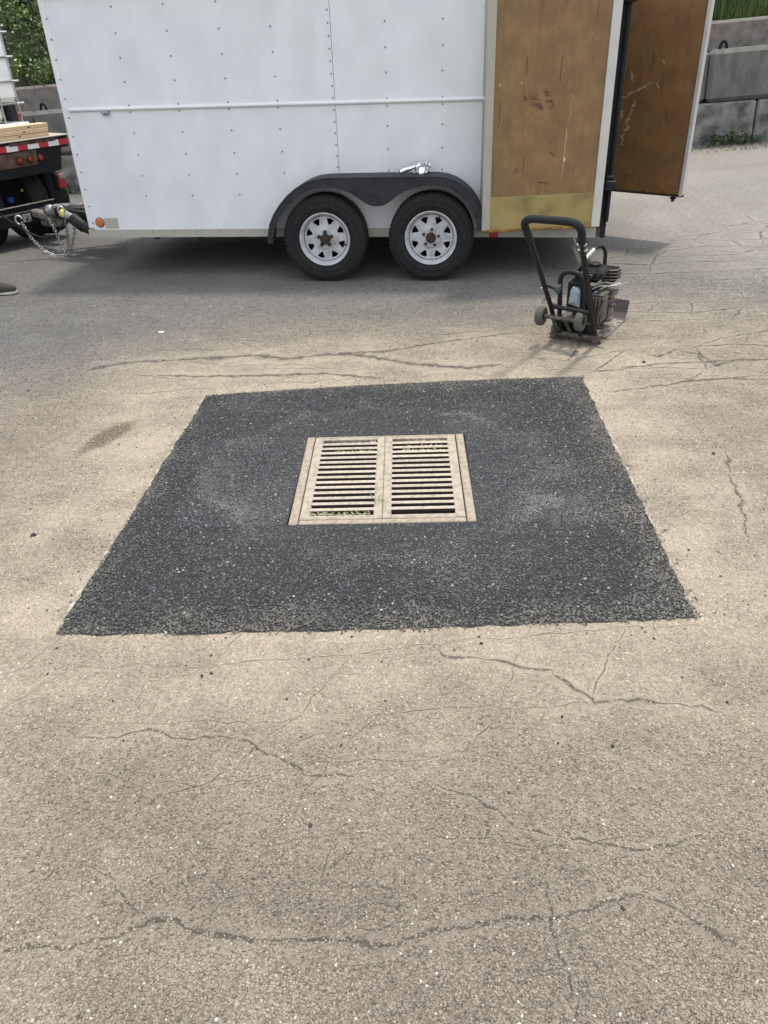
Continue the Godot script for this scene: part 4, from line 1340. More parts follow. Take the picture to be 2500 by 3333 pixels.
func build_doors(root: Node3D) -> void:
	var brown := Color(0.20, 0.120, 0.048)
	var dk := Color(0.05, 0.03, 0.02)
	var wt := Color(0.55, 0.50, 0.42)
	T.ply1 = plywood(384, 640, brown, 61, [[0.285, 0.36, 0.283, 0.44, 2.5, dk, 0.9], [0.60, 0.345, 0.59, 0.47, 2.2, dk, 0.95], [0.27, 0.52, 0.30, 0.56, 6.0, dk, 0.6], [0.35, 0.53, 0.42, 0.59, 14.0, dk, 0.55], [0.45, 0.51, 0.53, 0.58, 14.0, dk, 0.6], [0.40, 0.57, 0.46, 0.585, 10.0, dk, 0.5], [0.69, 0.69, 0.675, 0.93, 1.3, wt, 0.75], [0.72, 0.53, 0.70, 0.66, 2.0, Color(0.40, 0.29, 0.17), 0.6], [0.30, 0.81, 0.30, 0.89, 1.8, dk, 0.7], [0.06, 0.55, 0.05, 0.67, 3.0, dk, 0.5], [0.55, 0.795, 0.59, 0.81, 6.0, dk, 0.7], [0.45, 0.935, 0.55, 0.945, 6.0, dk, 0.55], [0.88, 0.10, 0.87, 0.22, 2.0, dk, 0.6], [0.24, 0.865, 0.22, 0.885, 3.0, dk, 0.7]])
	T.ply2 = plywood(320, 640, Color(0.185, 0.098, 0.034), 67, [[0.17, 0.57, 0.42, 0.51, 4.5, wt, 0.5], [0.42, 0.51, 0.56, 0.475, 5.5, wt, 0.45], [0.30, 0.60, 0.20, 0.84, 8.0, wt, 0.42], [0.42, 0.55, 0.34, 0.77, 8.0, wt, 0.42], [0.40, 0.92, 0.50, 0.925, 3.0, dk, 0.7], [0.36, 0.42, 0.38, 0.46, 3.0, wt, 0.9], [0.66, 0.37, 0.68, 0.385, 2.0, wt, 0.9], [0.22, 0.33, 0.22, 0.40, 2.5, dk, 0.6], [0.56, 0.33, 0.57, 0.38, 2.5, dk, 0.6], [0.75, 0.60, 0.78, 0.66, 4.0, dk, 0.6], [0.62, 0.47, 0.66, 0.50, 1.4, wt, 0.8], [0.12, 0.90, 0.16, 0.93, 5.0, dk, 0.6]])
	for t in ["ply1", "ply2"]:
		var m := StandardMaterial3D.new()
		m.albedo_texture = T[t]
		m.roughness = 0.62
		M[t] = m
	# near door, folded back along the side; local x runs from its free edge to the hinge
	var top := 2.12
	for d in 2:
		var a := Vector3(1.283, 0, 0.035) if d == 0 else Vector3(3.110, 0, -1.32)
		var b := Vector3(2.215, 0, -0.118) if d == 0 else Vector3(2.285, 0, -1.87)
		var y0 := 0.398 if d == 0 else 0.40
		var w := a.distance_to(b)
		var door := Node3D.new()
		door.name = numbered("rear_door", root)
		root.add_child(door, true)
		tag(door, ["near rear door folded back along the trailer side, tan plywood lining", "far rear door swung open beyond the trailer, darker plywood lining"][d])
		if d == 0:
			door.position = a
			door.rotation.y = atan2(-(b.z - a.z), b.x - a.x)
		else:
			door.position = b
			door.rotation.y = atan2(-(a.z - b.z), a.x - b.x)
		var h := top - y0
		var fl := 0.062 if d == 0 else 0.02     # frame strip at local x = 0
		var fr := 0.068 if d == 0 else 0.035
		var st := nb()
		box(st, Vector3(w / 2, y0 + h / 2, -0.022), Vector3(w - 0.02, h - 0.02, 0.03))
		put(st, "door_core", M.white, door)
		st = nb()
		box(st, Vector3(fl / 2, y0 + h / 2, -0.012), Vector3(fl, h, 0.052), 0.004)
		put(st, "edge_frame", M.post if d == 0 else M.black, door)
		st = nb()
		box(st, Vector3(w - fr / 2, y0 + h / 2, -0.010), Vector3(fr, h, 0.056), 0.004)
		put(st, "edge_frame", M.alu, door)
		var kick := 0.245 if d == 0 else 0.0
		var lin_ := put(sheet(w - fl - fr - 0.004, h - kick - 0.02, 0.01), "plywood_lining", M["ply1" if d == 0 else "ply2"], door)
		lin_.position = Vector3(fl + 0.002, y0 + kick + 0.014, 0.004)
		if d == 0:
			st = nb()
			box(st, Vector3(w / 2 + 0.0, y0 + kick / 2 + 0.012, 0.0), Vector3(w - fl - fr + 0.02, kick + 0.002, 0.016), 0.003)
			var kp := put(st, "kick_board", M.kick, door)
			for k in 7:
				screw(kp, fl + 0.03 + k * 0.125, y0 + kick - 0.012, 0.009, 0.006)
		st = nb()
		box(st, Vector3(w / 2, y0 + 0.006, -0.008), Vector3(w + 0.004, 0.022, 0.05), 0.004)
		put(st, "bottom_edge", M.amberedge if d == 0 else M.rust, door)
		if d == 1:
			st = nb()
			tube(st, [Vector3(w - 0.09, y0 - 0.05, -0.01), Vector3(w - 0.09, y0 + 0.02, -0.01)], 0.016, 10)
			box(st, Vector3(w - 0.09, y0 - 0.02, -0.01), Vector3(0.06, 0.012, 0.03), 0.003)
			put(st, "door_stop", M.rust, door)
			st = nb()
			prism(st, PackedVector2Array([Vector2(0.25, y0 + 0.012), Vector2(w - 0.03, y0 + 0.012), Vector2(w - 0.03, y0 + 0.075), Vector2(w - 0.10, y0 + 0.035), Vector2(0.45, y0 + 0.024)]), 0.0045, 0.007)
			put(st, "bare_wood_edge", M.amberedge, door)
		else:
			# splintered screw holes
			for q in [[0.62, 0.905, 0.018], [0.105, 1.42, 0.010], [0.26, 1.43, 0.008], [0.72, 0.80, 0.006]]:
				st = nb()
				var ring := []
				for k in 7:
					var t := TAU * k / 7.0
					ring.append(Vector3(q[0] + cos(t) * q[2] * rng.randf_range(0.4, 1.0) * 0.7, q[1] + sin(t) * q[2] * rng.randf_range(0.6, 1.3), 0.0062))
				face(st, ring, Vector3.BACK)
				put(st, "splinter", M.lumber, door)

func build_tongue(root: Node3D) -> void:
	var st := nb()
	for n in [-0.5, -2.0]:
		bar(st, Vector3(-1.7, 0.375, n), Vector3(-2.92, 0.375, -1.19 if n > -1 else -1.31), 0.06, 0.10, Vector3.UP, 0.006)
	put(st, "drawbar", M.black, root)
	st = nb()
	bar(st, Vector3(-2.52, 0.42, -1.25), Vector3(-2.98, 0.40, -1.25), 0.10, 0.085, Vector3.UP, 0.01)
	ball(st, Vector3(-3.02, 0.385, -1.25), Vector3(0.07, 0.06, 0.06), 8)
	put(st, "coupler", M.steel, root)
	st = nb()
	box(st, Vector3(-2.52, 0.43, -1.25), Vector3(0.30, 0.012, 0.36), 0.003)
	put(st, "tongue_plate", M.rust, root)
	st = nb()
	tube(st, [Vector3(-2.50, 0.30, -0.86), Vector3(-2.62, 0.375, -0.90)], 0.055, 14)
	tube(st, [Vector3(-2.32, 0.26, -0.80), Vector3(-2.50, 0.30, -0.86)], 0.05, 14)
	put(st, "jack_tube", M.black, root)
	st = nb()
	tube(st, [Vector3(-2.62, 0.378, -0.905), Vector3(-2.685, 0.405, -0.92)], 0.034, 14)
	put(st, "jack_sleeve", M.sticker, root)
	st = nb()
	tube(st, [Vector3(-2.685, 0.405, -0.92), Vector3(-2.735, 0.42, -0.93)], 0.037, 14)
	put(st, "jack_collar", M.yellow, root)
	st = nb()
	var arc := []
	for k in 17:
		var t := PI * 1.5 * k / 16.0 - 0.4
		arc.append(Vector3(-2.715 + cos(t) * 0.032, 0.445 + sin(t) * 0.036, -0.90))
	tube(st, arc, 0.008, 8)
	put(st, "hitch_pin_ring", M.galv, root)
	# wiring lead looping to the truck
	st = nb()
	var lead := []
	for k in 15:
		var t := k / 14.0
		lead.append(Vector3(lerpf(-2.70, -3.32, t), 0.40 - 0.21 * sin(PI * pow(t, 0.75)) + 0.02 * t, -0.92 + 0.05 * t))
	tube(st, lead, 0.008, 8)
	put(st, "wiring_lead", M.black, root)
	# chains, every link its own ring
	var xf := root.transform
	var runs := [
		["bright safety chain sagging from the truck hook almost to the ground", [Vector3(-3.15, 0.345, -0.9), Vector3(-3.09, 0.19, -0.9), Vector3(-3.0, 0.078, -0.9), Vector3(-2.886, 0.022, -0.9), Vector3(-2.76, 0.035, -0.9)]],
		["short bright chain hanging straight down below the hitch ball", [Vector3(-2.85, 0.37, -0.88), Vector3(-2.83, 0.30, -0.89), Vector3(-2.815, 0.213, -0.9), Vector3(-2.80, 0.09, -0.9), Vector3(-2.765, 0.045, -0.9)]],
		["dark rusty chain hanging in a narrow loop beside the trailer front", [Vector3(-2.695, 0.37, -0.9), Vector3(-2.705, 0.28, -0.9), Vector3(-2.72, 0.18, -0.9), Vector3(-2.74, 0.05, -0.9), Vector3(-2.715, 0.07, -0.9), Vector3(-2.675, 0.16, -0.9), Vector3(-2.63, 0.25, -0.9), Vector3(-2.615, 0.35, -0.9)]],
	]
	for c in 3:
		var pts: Array = runs[c][1]
		var cv := Curve3D.new()
		for p in pts:
			cv.add_point(p)
		var chain := thing("safety_chain", runs[c][0], "chain", xf * (pts[0] as Vector3), -0.1345, "chains at the trailer hitch")
		var ls := nb()
		var ring := []
		for k in 12:
			var t := TAU * k / 12.0
			ring.append(Vector3(cos(t) * 0.0115, 0, sin(t) * 0.0115 + (0.0085 if sin(t) > 0 else -0.0085)))
		tube(ls, ring, 0.0042, 6, true)
		var lm := ls.commit()
		var total := cv.get_baked_length()
		var nl := int(total / 0.029)
		for k in nl:
			var d0 := k * 0.029
			var p0 := cv.sample_baked(d0)
			var p1 := cv.sample_baked(minf(d0 + 0.029, total))
			var z := (p1 - p0).normalized()
			var x := Vector3(0, 0, 1).cross(z).normalized()
			var y := z.cross(x)
			var bs := Basis(x, y, z) * Basis(Vector3(0, 0, 1), (PI / 2 if k % 2 else 0.0) + 0.7 + rng.randf_range(-0.25, 0.25))
			var o := hang(lm, "link", M.galv if c < 2 else M.steel, chain)
			o.transform = Transform3D(bs, (p0 + p1) * 0.5 - (pts[0] as Vector3))
		if c == 0:
			var hs := nb()
			var arc2 := []
			for k in 12:
				var t := PI * 1.45 * k / 11.0 + 0.2
				arc2.append(Vector3(cos(t) * 0.035 - 0.02, 0.02 + sin(t) * 0.04, 0))
			tube(hs, arc2, [0.006, 0.008, 0.009, 0.01, 0.011, 0.011, 0.011, 0.010, 0.009, 0.008, 0.008, 0.007], 8)
			put(hs, "hook", M.galv, chain)
# ---------------------------------------------------------------- the flatbed truck and its load
func build_truck() -> void:
	var at := Vector3(-3.213, -0.02, -9.132)
	var turn := -0.5898
	var root := thing("flatbed_truck", "dark flatbed truck rear with red and white reflective tape along its deck edge", "truck", at, turn)
	var xf := root.transform
	var W := 1.62
	var st := nb()
	box(st, Vector3(-1.6, 0.945, W / 2 - 0.01), Vector3(3.2, 0.11, W + 0.0), 0.006)
	put(st, "deck_frame", M.black, root)
	st = nb()
	box(st, Vector3(-1.59, 1.006, W / 2 - 0.01), Vector3(3.23, 0.012, W + 0.03), 0.003)
	put(st, "deck_plate", M.beige, root)
	st = nb()
	box(st, Vector3(0.003, 0.979, 0.42), Vector3(0.008, 0.036, 0.55), 0.002)
	put(st, "rusty_strip", M.rustplate, root)
	var edges := [0.0, 0.111, 0.24, 0.356, 0.489, 0.605, 0.735, 0.86, 0.985, 1.11, 1.235, 1.36, 1.485, 1.6]
	for i in edges.size() - 1:
		st = nb()
		box(st, Vector3(0.003, 0.944, (edges[i] + edges[i + 1]) / 2), Vector3(0.004, 0.056, edges[i + 1] - edges[i]))
		put(st, "reflective_tape", M.redtape if i % 2 == 0 else M.whitetape, root)
	# the lamp board under the deck
	st = nb()
	prism(st, PackedVector2Array([Vector2(-0.09, 0.885), Vector2(-0.15, 0.66), Vector2(-1.5, 0.65), Vector2(-1.55, 0.885)]), -0.04, 0.0, Transform3D(Basis(Vector3.UP, PI / 2), Vector3(0, 0.02, 0)))
	put(st, "lamp_board", M.black, root)
	st = nb()
	box(st, Vector3(0.003, 0.835, 0.84), Vector3(0.006, 0.135, 0.86), 0.002)
	put(st, "rust_panel", M.rustplate, root)
	for z in [0.376, 0.502, 0.623]:
		var lx := Transform3D(Basis(Vector3(0, 0, 1), -PI / 2), Vector3(0.004, 0.825, z))
		st = nb()
		lathe(st, [Vector2(0.030, 0), Vector2(0.031, 0.010), Vector2(0.024, 0.014), Vector2(0.023, 0.008)], 24, lx * Transform3D(Basis.from_scale(Vector3(1.35, 1, 1)), Vector3()))
		var gr := put(st, "marker_lamp", M.rust, root)
		st = nb()
		lathe(st, [Vector2(0.024, 0.008), Vector2(0.018, 0.018), Vector2(0.0, 0.021)], 24, lx * Transform3D(Basis.from_scale(Vector3(1.35, 1, 1)), Vector3()))
		put(st, "lens", M.red, gr)
	st = nb()
	box(st, Vector3(-0.03, 0.575, 0.22), Vector3(0.10, 0.15, 0.06), 0.012)
	var tl := put(st, "tail_lamp", M.black, root)
	st = nb()
	box(st, Vector3(0.025, 0.575, 0.195), Vector3(0.04, 0.155, 0.085), 0.016)
	put(st, "lens", M.red, tl)
	st = nb()
	box(st, Vector3(0.044, 0.622, 0.195), Vector3(0.006, 0.05, 0.066), 0.002)
	put(st, "clear_lens", M.sticker, tl)
	st = nb()
	tube(st, [Vector3(0.0, 0.50, 0.18), Vector3(0.03, 0.42, 0.165), Vector3(0.04, 0.34, 0.18)], 0.006, 6)
	put(st, "lamp_wire", M.black, root)
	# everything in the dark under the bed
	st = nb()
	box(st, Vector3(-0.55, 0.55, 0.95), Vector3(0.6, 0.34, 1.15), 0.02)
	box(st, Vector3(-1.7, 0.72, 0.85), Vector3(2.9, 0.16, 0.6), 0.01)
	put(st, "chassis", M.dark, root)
	st = nb()
	box(st, Vector3(-0.22, 0.45, 0.70), Vector3(0.05, 0.06, 0.06), 0.008)
	put(st, "blue_connector", M.blue, root)
	st = nb()
	box(st, Vector3(-0.22, 0.52, 0.535), Vector3(0.03, 0.03, 0.025), 0.006)
	put(st, "yellow_tag", M.yellow, root)
	st = nb()
	box(st, Vector3(-0.04, 0.375, 0.95), Vector3(0.11, 0.085, 1.22), 0.010)
	put(st, "hitch_bar", M.black, root)
	st = nb()
	box(st, Vector3(0.03, 0.418, 0.95), Vector3(0.02, 0.012, 1.2), 0.003)
	put(st, "hitch_bar_edge", M.plate, root)
	st = nb()
	box(st, Vector3(0.03, 0.30, 0.82), Vector3(0.06, 0.13, 0.65), 0.012)
	put(st, "receiver", M.black, root)
	st = nb()
	box(st, Vector3(0.064, 0.30, 0.748), Vector3(0.006, 0.078, 0.10), 0.002)
	var sk := put(st, "data_plate", M.sticker, root)
	st = nb()
	box(st, Vector3(0.068, 0.285, 0.755), Vector3(0.003, 0.02, 0.028))
	put(st, "printed_mark", M.black, sk)
	st = nb()
	box(st, Vector3(0.16, 0.24, 0.53), Vector3(0.26, 0.10, 0.12), 0.014)
	bar(st, Vector3(0.0, 0.33, 0.62), Vector3(0.5, 0.33, 0.72), 0.09, 0.07, Vector3.UP, 0.01)
	put(st, "ball_mount", M.plate, root)
	st = nb()
	ball(st, Vector3(0.26, 0.325, 0.53), Vector3(0.021, 0.021, 0.021), 10)
	tube(st, [Vector3(0.26, 0.27, 0.53), Vector3(0.26, 0.32, 0.53)], 0.013, 10)
	put(st, "hitch_ball", M.chrome, root)
	st = nb()
	lathe(st, [Vector2(0.02, 0.0), Vector2(0.02, 0.03), Vector2(0.0, 0.035)], 10, Transform3D(Basis(Vector3(0, 0, 1), -PI / 2), Vector3(0.02, 0.33, 0.60)))
	put(st, "bolt", M.steel, root)
	# rear wheels
	for z in [0.08, 0.86]:
		for d in [0.0, 0.24]:
			st = nb()
			lathe(st, [Vector2(0.0, 0.03), Vector2(0.20, 0.03), Vector2(0.22, 0.0), Vector2(0.33, 0.0), Vector2(0.37, 0.03), Vector2(0.38, 0.10), Vector2(0.37, 0.18), Vector2(0.33, 0.21), Vector2(0.22, 0.21), Vector2(0.20, 0.18), Vector2(0.0, 0.18)], 40, Transform3D(Basis(Vector3.RIGHT, PI / 2), Vector3(-0.42, 0.375, z + d)))
			put(st, "rear_tyre", M.rubber, root)
	for z in [0.2, 1.2]:
		st = nb()
		lathe(st, [Vector2(0.0, 0.03), Vector2(0.20, 0.03), Vector2(0.33, 0.0), Vector2(0.37, 0.03), Vector2(0.38, 0.10), Vector2(0.37, 0.18), Vector2(0.33, 0.21), Vector2(0.20, 0.18), Vector2(0.0, 0.18)], 40, Transform3D(Basis(Vector3.RIGHT, PI / 2), Vector3(-4.2, 0.375, z)))
		put(st, "front_tyre", M.rubber, root)
	st = nb()
	box(st, Vector3(-4.1, 1.05, 0.8), Vector3(1.6, 1.0, 1.6), 0.12)
	box(st, Vector3(-3.9, 1.75, 0.8), Vector3(1.1, 0.5, 1.5), 0.14)
	put(st, "cab", M.white, root)
	# boards on the deck
	var lab := ["top pale pine board of the three stacked on the truck bed", "middle pale pine board of the stack on the truck bed", "lowest pale pine board of the stack, lying on the truck deck"]
	for k in 3:
		var y := 1.012 + 0.0405 * (2 - k) + 0.02
		var z0: float = 0.172 - 0.004 * (2 - k) + [0.0, 0.006, 0.002][k]
		var bx: float = -0.105 + [0.0, 0.003, -0.002][k]
		var b := thing("pine_board", lab[k], "board", xf * Vector3(bx, y, z0 + 0.75), turn, "boards stacked on the truck bed")
		st = nb()
		box(st, Vector3(), Vector3(0.14, 0.038, 1.5), 0.003)
		put(st, "plank", M.lumber, b)
		st = nb()
		var p := Vector3(0.0703, 0.002 * k - 0.002, -0.52 + 0.06 * k)
		face(st, [p + Vector3(0, -0.006, -0.012), p + Vector3(0, 0.004, -0.016), p + Vector3(0, 0.008, 0.002), p + Vector3(0, 0.001, 0.015), p + Vector3(0, -0.007, 0.006)], Vector3.RIGHT)
		put(st, "knot", M.rust, b)
	# white liquid tank in its wire cage
	var tk := thing("liquid_tank", "white plastic liquid tank in a galvanised wire cage on the truck bed", "tank", xf * Vector3(-0.30, 1.012, 0.24), turn)
	st = nb()
	box(st, Vector3(-0.50, 0.72, 0.545), Vector3(0.985, 0.80, 1.12), 0.045)
	box(st, Vector3(-0.54, 0.22, 0.62), Vector3(0.90, 0.20, 0.98), 0.06)
	put(st, "bottle", M.tank, tk)
	st = nb()
	box(st, Vector3(-0.52, 0.22, 0.05), Vector3(0.90, 0.17, 0.08), 0.01)
	put(st, "corner_shade_panel", M.cloth, tk)  # dark panel added to stand for the shade between tank and post
	st = nb()
	tube(st, [Vector3(0.03, 0.10, -0.01), Vector3(0.03, 0.105, 1.15)], 0.032, 12)
	tube(st, [Vector3(-1.0, 0.10, 0.0), Vector3(0.0, 0.10, 0.0)], 0.03, 12)
	put(st, "pallet_rail", M.tank, tk)
	for y in [0.305, 0.505, 0.718, 0.93, 1.13]:
		st = nb()
		tube(st, [Vector3(-1.06, y, 0.0), Vector3(0.012, y, 0.0), Vector3(0.012, y, 1.14), Vector3(-1.06, y, 1.14)], 0.0095, 8)
		tube(st, [Vector3(0.014, y, -0.035), Vector3(0.014, y, 0.05)], 0.0105, 8)
		put(st, "cage_bar", M.galv, tk)
	for q in [[0.0, 0.02], [0.0, 0.22], [0.0, 0.42], [0.0, 0.62], [0.0, 0.82], [0.0, 1.02], [-0.35, 0.0], [-0.7, 0.0], [-1.05, 0.0]]:
		st = nb()
		tube(st, [Vector3(q[0], 0.09, q[1]), Vector3(q[0], 1.15, q[1])], 0.0095, 8)
		put(st, "cage_post", M.galv, tk)
	st = nb()
	bar(st, xf.basis.x * 0, Vector3(0.02, 0.17, -0.02), 0.05, 0.006)
	st = nb()
	box(st, Vector3(), Vector3(0.05, 0.20, 0.006), 0.002, Transform3D(Basis(Vector3.RIGHT, 0.5), Vector3(-0.10, 0.15, -0.03)))
	put(st, "orange_strap", M.orange, tk)
	st = nb()
	tube(st, [Vector3(-0.12, 0.08, -0.07), Vector3(-0.12, 0.16, -0.065), Vector3(-0.12, 0.20, -0.05)], 0.016, 8)
	put(st, "strap_ratchet", M.black, tk)

# ---------------------------------------------------------------- a person: one skin, smooth joints
func field(p: Vector3, caps: Array, k: float) -> float:
	var d := 9.0
	for c in caps:
		var ab: Vector3 = c[1] - c[0]
		var t := clampf((p - c[0]).dot(ab) / maxf(ab.length_squared(), 1e-9), 0.0, 1.0)
		var e: float = p.distance_to(c[0] + ab * t) - lerpf(c[2], c[3], t)
		if e > d + k:
			continue
		var h := clampf(0.5 + 0.5 * (d - e) / k, 0.0, 1.0)
		d = lerpf(d, e, h) - k * h * (1.0 - h)
	return d

func nets(st: SurfaceTool, caps: Array, cell: float, k: float) -> void:
	var lo := Vector3.ONE * 1e9
	var hi := -lo
	for c in caps:
		for e in 2:
			var r: float = c[2 + e] + cell * 2.0
			lo = lo.min(c[e] - Vector3.ONE * r)
			hi = hi.max(c[e] + Vector3.ONE * r)
	var nx := int((hi.x - lo.x) / cell) + 2
	var ny := int((hi.y - lo.y) / cell) + 2
	var nz := int((hi.z - lo.z) / cell) + 2
	var f := PackedFloat32Array()
	f.resize(nx * ny * nz)
	for z in nz:
		for y in ny:
			for x in nx:
				f[(z * ny + y) * nx + x] = field(lo + Vector3(x, y, z) * cell, caps, k)
	var at := {}
	for z in nz - 1:
		for y in ny - 1:
			for x in nx - 1:
				var s := Vector3()
				var m := 0
				var vals := []
				for q in 8:
					vals.append(f[((z + (q >> 2)) * ny + y + ((q >> 1) & 1)) * nx + x + (q & 1)])
				for q in 8:
					for ax in 3:
						var q2: int = q | (1 << ax)
						if q2 == q or (vals[q] < 0.0) == (vals[q2] < 0.0):
							continue
						var t: float = vals[q] / (vals[q] - vals[q2])
						var a := Vector3(q & 1, (q >> 1) & 1, q >> 2)
						a[ax] += t
						s += a
						m += 1
				if m:
					at[(z * ny + y) * nx + x] = lo + (Vector3(x, y, z) + s / m) * cell
	var nrm := {}
	var g := func(p: Vector3) -> Vector3:
		var e := cell * 0.5
		return Vector3(field(p + Vector3(e, 0, 0), caps, k) - field(p - Vector3(e, 0, 0), caps, k), field(p + Vector3(0, e, 0), caps, k) - field(p - Vector3(0, e, 0), caps, k), field(p + Vector3(0, 0, e), caps, k) - field(p - Vector3(0, 0, e), caps, k)).normalized()
	for key in at:
		nrm[key] = g.call(at[key])
	var sx := [1, nx, nx * ny]
	for z in range(1, nz - 1):
		for y in range(1, ny - 1):
			for x in range(1, nx - 1):
				var i := (z * ny + y) * nx + x
				for ax in 3:
					if (f[i] < 0.0) == (f[i + sx[ax]] < 0.0):
						continue
					var u: int = sx[(ax + 1) % 3]
					var v: int = sx[(ax + 2) % 3]
					var q := [i, i - u, i - u - v, i - v]
					if q.all(func(e): return at.has(e)):
						tri(st, at[q[0]], at[q[1]], at[q[2]], nrm[q[0]], nrm[q[1]], nrm[q[2]])
						tri(st, at[q[0]], at[q[2]], at[q[3]], nrm[q[0]], nrm[q[2]], nrm[q[3]])

func build_person() -> void:
	# stands just past the left edge, facing right; only the toe of the near shoe is in the picture
	var o := thing("person", "person in a dark canvas shoe with pale sole, mostly out of frame", "person", Vector3(-3.20, 0, -6.62), 0.0)
	var V := func(x, y, z): return Vector3(x, y, z)
	var hipN := Vector3(-0.13, 0.92, -0.08)
	var hipF := Vector3(-0.13, 0.92, -0.27)
	var neck := Vector3(-0.10, 1.47, -0.175)
	var kneeN := Vector3(-0.05, 0.50, -0.03)
	var ankN := Vector3(-0.085, 0.09, 0.0)
	var kneeF := Vector3(-0.22, 0.50, -0.30)
	var ankF := Vector3(-0.40, 0.09, -0.31)
	var shN := neck + Vector3(0, -0.06, 0.19)
	var shF := neck + Vector3(0, -0.06, -0.19)
	var elN := shN + Vector3(-0.05, -0.29, 0.06)
	var elF := shF + Vector3(-0.05, -0.29, -0.06)
	var wrN := elN + Vector3(0.06, -0.25, 0.0)
	var wrF := elF + Vector3(0.06, -0.25, 0.0)
	var legs := [[hipN, kneeN, 0.088, 0.06], [kneeN, ankN, 0.058, 0.042], [hipF, kneeF, 0.088, 0.06], [kneeF, ankF, 0.058, 0.042], [hipN, hipF, 0.10, 0.10]]
	var top := [[Vector3(-0.13, 0.98, -0.10), Vector3(-0.13, 0.98, -0.25), 0.10, 0.10], [Vector3(-0.12, 1.05, -0.175), Vector3(-0.10, 1.32, -0.175), 0.125, 0.135], [Vector3(-0.10, 1.34, -0.09), Vector3(-0.10, 1.34, -0.26), 0.10, 0.10], [shN, elN, 0.062, 0.05], [elN, wrN, 0.048, 0.036], [shF, elF, 0.062, 0.05], [elF, wrF, 0.048, 0.036], [shN, shF, 0.065, 0.065]]
	var st := nb()
	var skin := legs + top + [[neck + Vector3(0, -0.05, 0), neck + Vector3(0.02, 0.08, 0), 0.055, 0.05], [neck + Vector3(0.03, 0.12, 0), neck + Vector3(0.02, 0.20, 0), 0.068, 0.085], [neck + Vector3(0.06, 0.10, 0), neck + Vector3(0.075, 0.12, 0), 0.035, 0.03]]
	var thin := []
	for c in skin:
		thin.append([c[0], c[1], c[2] - 0.008, c[3] - 0.008])
	nets(st, thin, 0.022, 0.03)
	# hands and face on finer grids
	for w in [wrN, wrF]:
		var hand := [[w, w + Vector3(0.01, -0.08, 0.0), 0.026, 0.030]]
		for i in 4:
			var b: Vector3 = w + Vector3(-0.018 + 0.017 * i, -0.085, 0.0)
			var l: float = [0.045, 0.052, 0.050, 0.038][i]
			var mp := b + Vector3(0.004, -l, 0.0)
			hand.append([b, mp, 0.0095, 0.009])
			hand.append([mp, mp + Vector3(0.016, -l * 0.55, 0.0), 0.009, 0.0075])
		hand.append([w + Vector3(0.02, -0.03, 0), w + Vector3(0.048, -0.07, 0.01), 0.013, 0.010])
		hand.append([w + Vector3(0.048, -0.07, 0.01), w + Vector3(0.054, -0.10, 0.008), 0.010, 0.008])
		nets(st, hand, 0.007, 0.006)
	var h := neck + Vector3(0.03, 0.15, 0)
	nets(st, [[h + Vector3(0.075, 0.015, 0), h + Vector3(0.098, -0.025, 0), 0.010, 0.014], [h + Vector3(0.0, 0.01, 0.082), h + Vector3(0.0, -0.03, 0.08), 0.014, 0.010], [h + Vector3(0.0, 0.01, -0.082), h + Vector3(0.0, -0.03, -0.08), 0.014, 0.010]], 0.006, 0.01)
	put(st, "body", M.skin, o)
	st = nb()
	for e in [0.032, -0.032]:
		ball(st, h + Vector3(0.073, 0.02, e), Vector3(0.012, 0.009, 0.014), 6)
	put(st, "eyes", M.paper, o)
	st = nb()
	var trousers := []
	for c in legs:
		trousers.append([c[0], c[1], c[2] + 0.006, c[3] + 0.012])
	nets(st, trousers, 0.022, 0.03)
	put(st, "trousers", M.cloth, o)
	st = nb()
	var jacket := []
	for c in top:
		jacket.append([c[0], c[1], c[2] + 0.008, c[3] + 0.006])
	nets(st, jacket, 0.022, 0.035)
	put(st, "jacket", M.shirt, o)
	st = nb()
	nets(st, [[h + Vector3(-0.03, 0.04, 0), h + Vector3(-0.01, 0.075, 0), 0.09, 0.085]], 0.018, 0.02)
	put(st, "hair", M.hair, o)
	for e in [[ankN, 0.0], [ankF, 0.02]]:
		var a: Vector3 = e[0]
		st = nb()
		nets(st, [[a + Vector3(-0.035, -0.02, 0), a + Vector3(0.02, 0.0, 0), 0.044, 0.046], [a + Vector3(0.0, -0.02, 0), a + Vector3(0.12, -0.038, -0.002), 0.046, 0.040], [a + Vector3(0.12, -0.040, 0.006), a + Vector3(0.205, -0.046, -0.006), 0.042, 0.030], [a + Vector3(0.13, -0.042, -0.016), a + Vector3(0.20, -0.047, -0.016), 0.036, 0.028]], 0.010, 0.02)
		var sh := put(st, "shoe", M.shoe, o)
		st = nb()
		var out := PackedVector2Array()
		for p in [[-0.078, -0.03], [-0.085, 0.0], [-0.075, 0.032], [0.0, 0.038], [0.09, 0.044], [0.16, 0.048], [0.215, 0.035], [0.242, 0.006], [0.238, -0.022], [0.20, -0.046], [0.13, -0.052], [0.05, -0.040], [-0.02, -0.036]]:
			out.append(Vector2(p[0], p[1]))
		prism(st, out, -0.022, 0.0, Transform3D(Basis(Vector3.RIGHT, PI / 2), Vector3(a.x, a.y - 0.088, a.z)))
		put(st, "sole", M.sole, sh)
		st = nb()
		prism(st, out, -0.007, 0.001, Transform3D(Basis(Vector3.RIGHT, PI / 2), Vector3(a.x, a.y - 0.0895, a.z)) * Transform3D(Basis.from_scale(Vector3(1.012, 1.03, 1)), Vector3()))
		put(st, "outsole", M.dark, sh)

# ---------------------------------------------------------------- the plate compactor
func L(w: float, y: float, f: float) -> Vector3:
	return Vector3(w, y, -f)

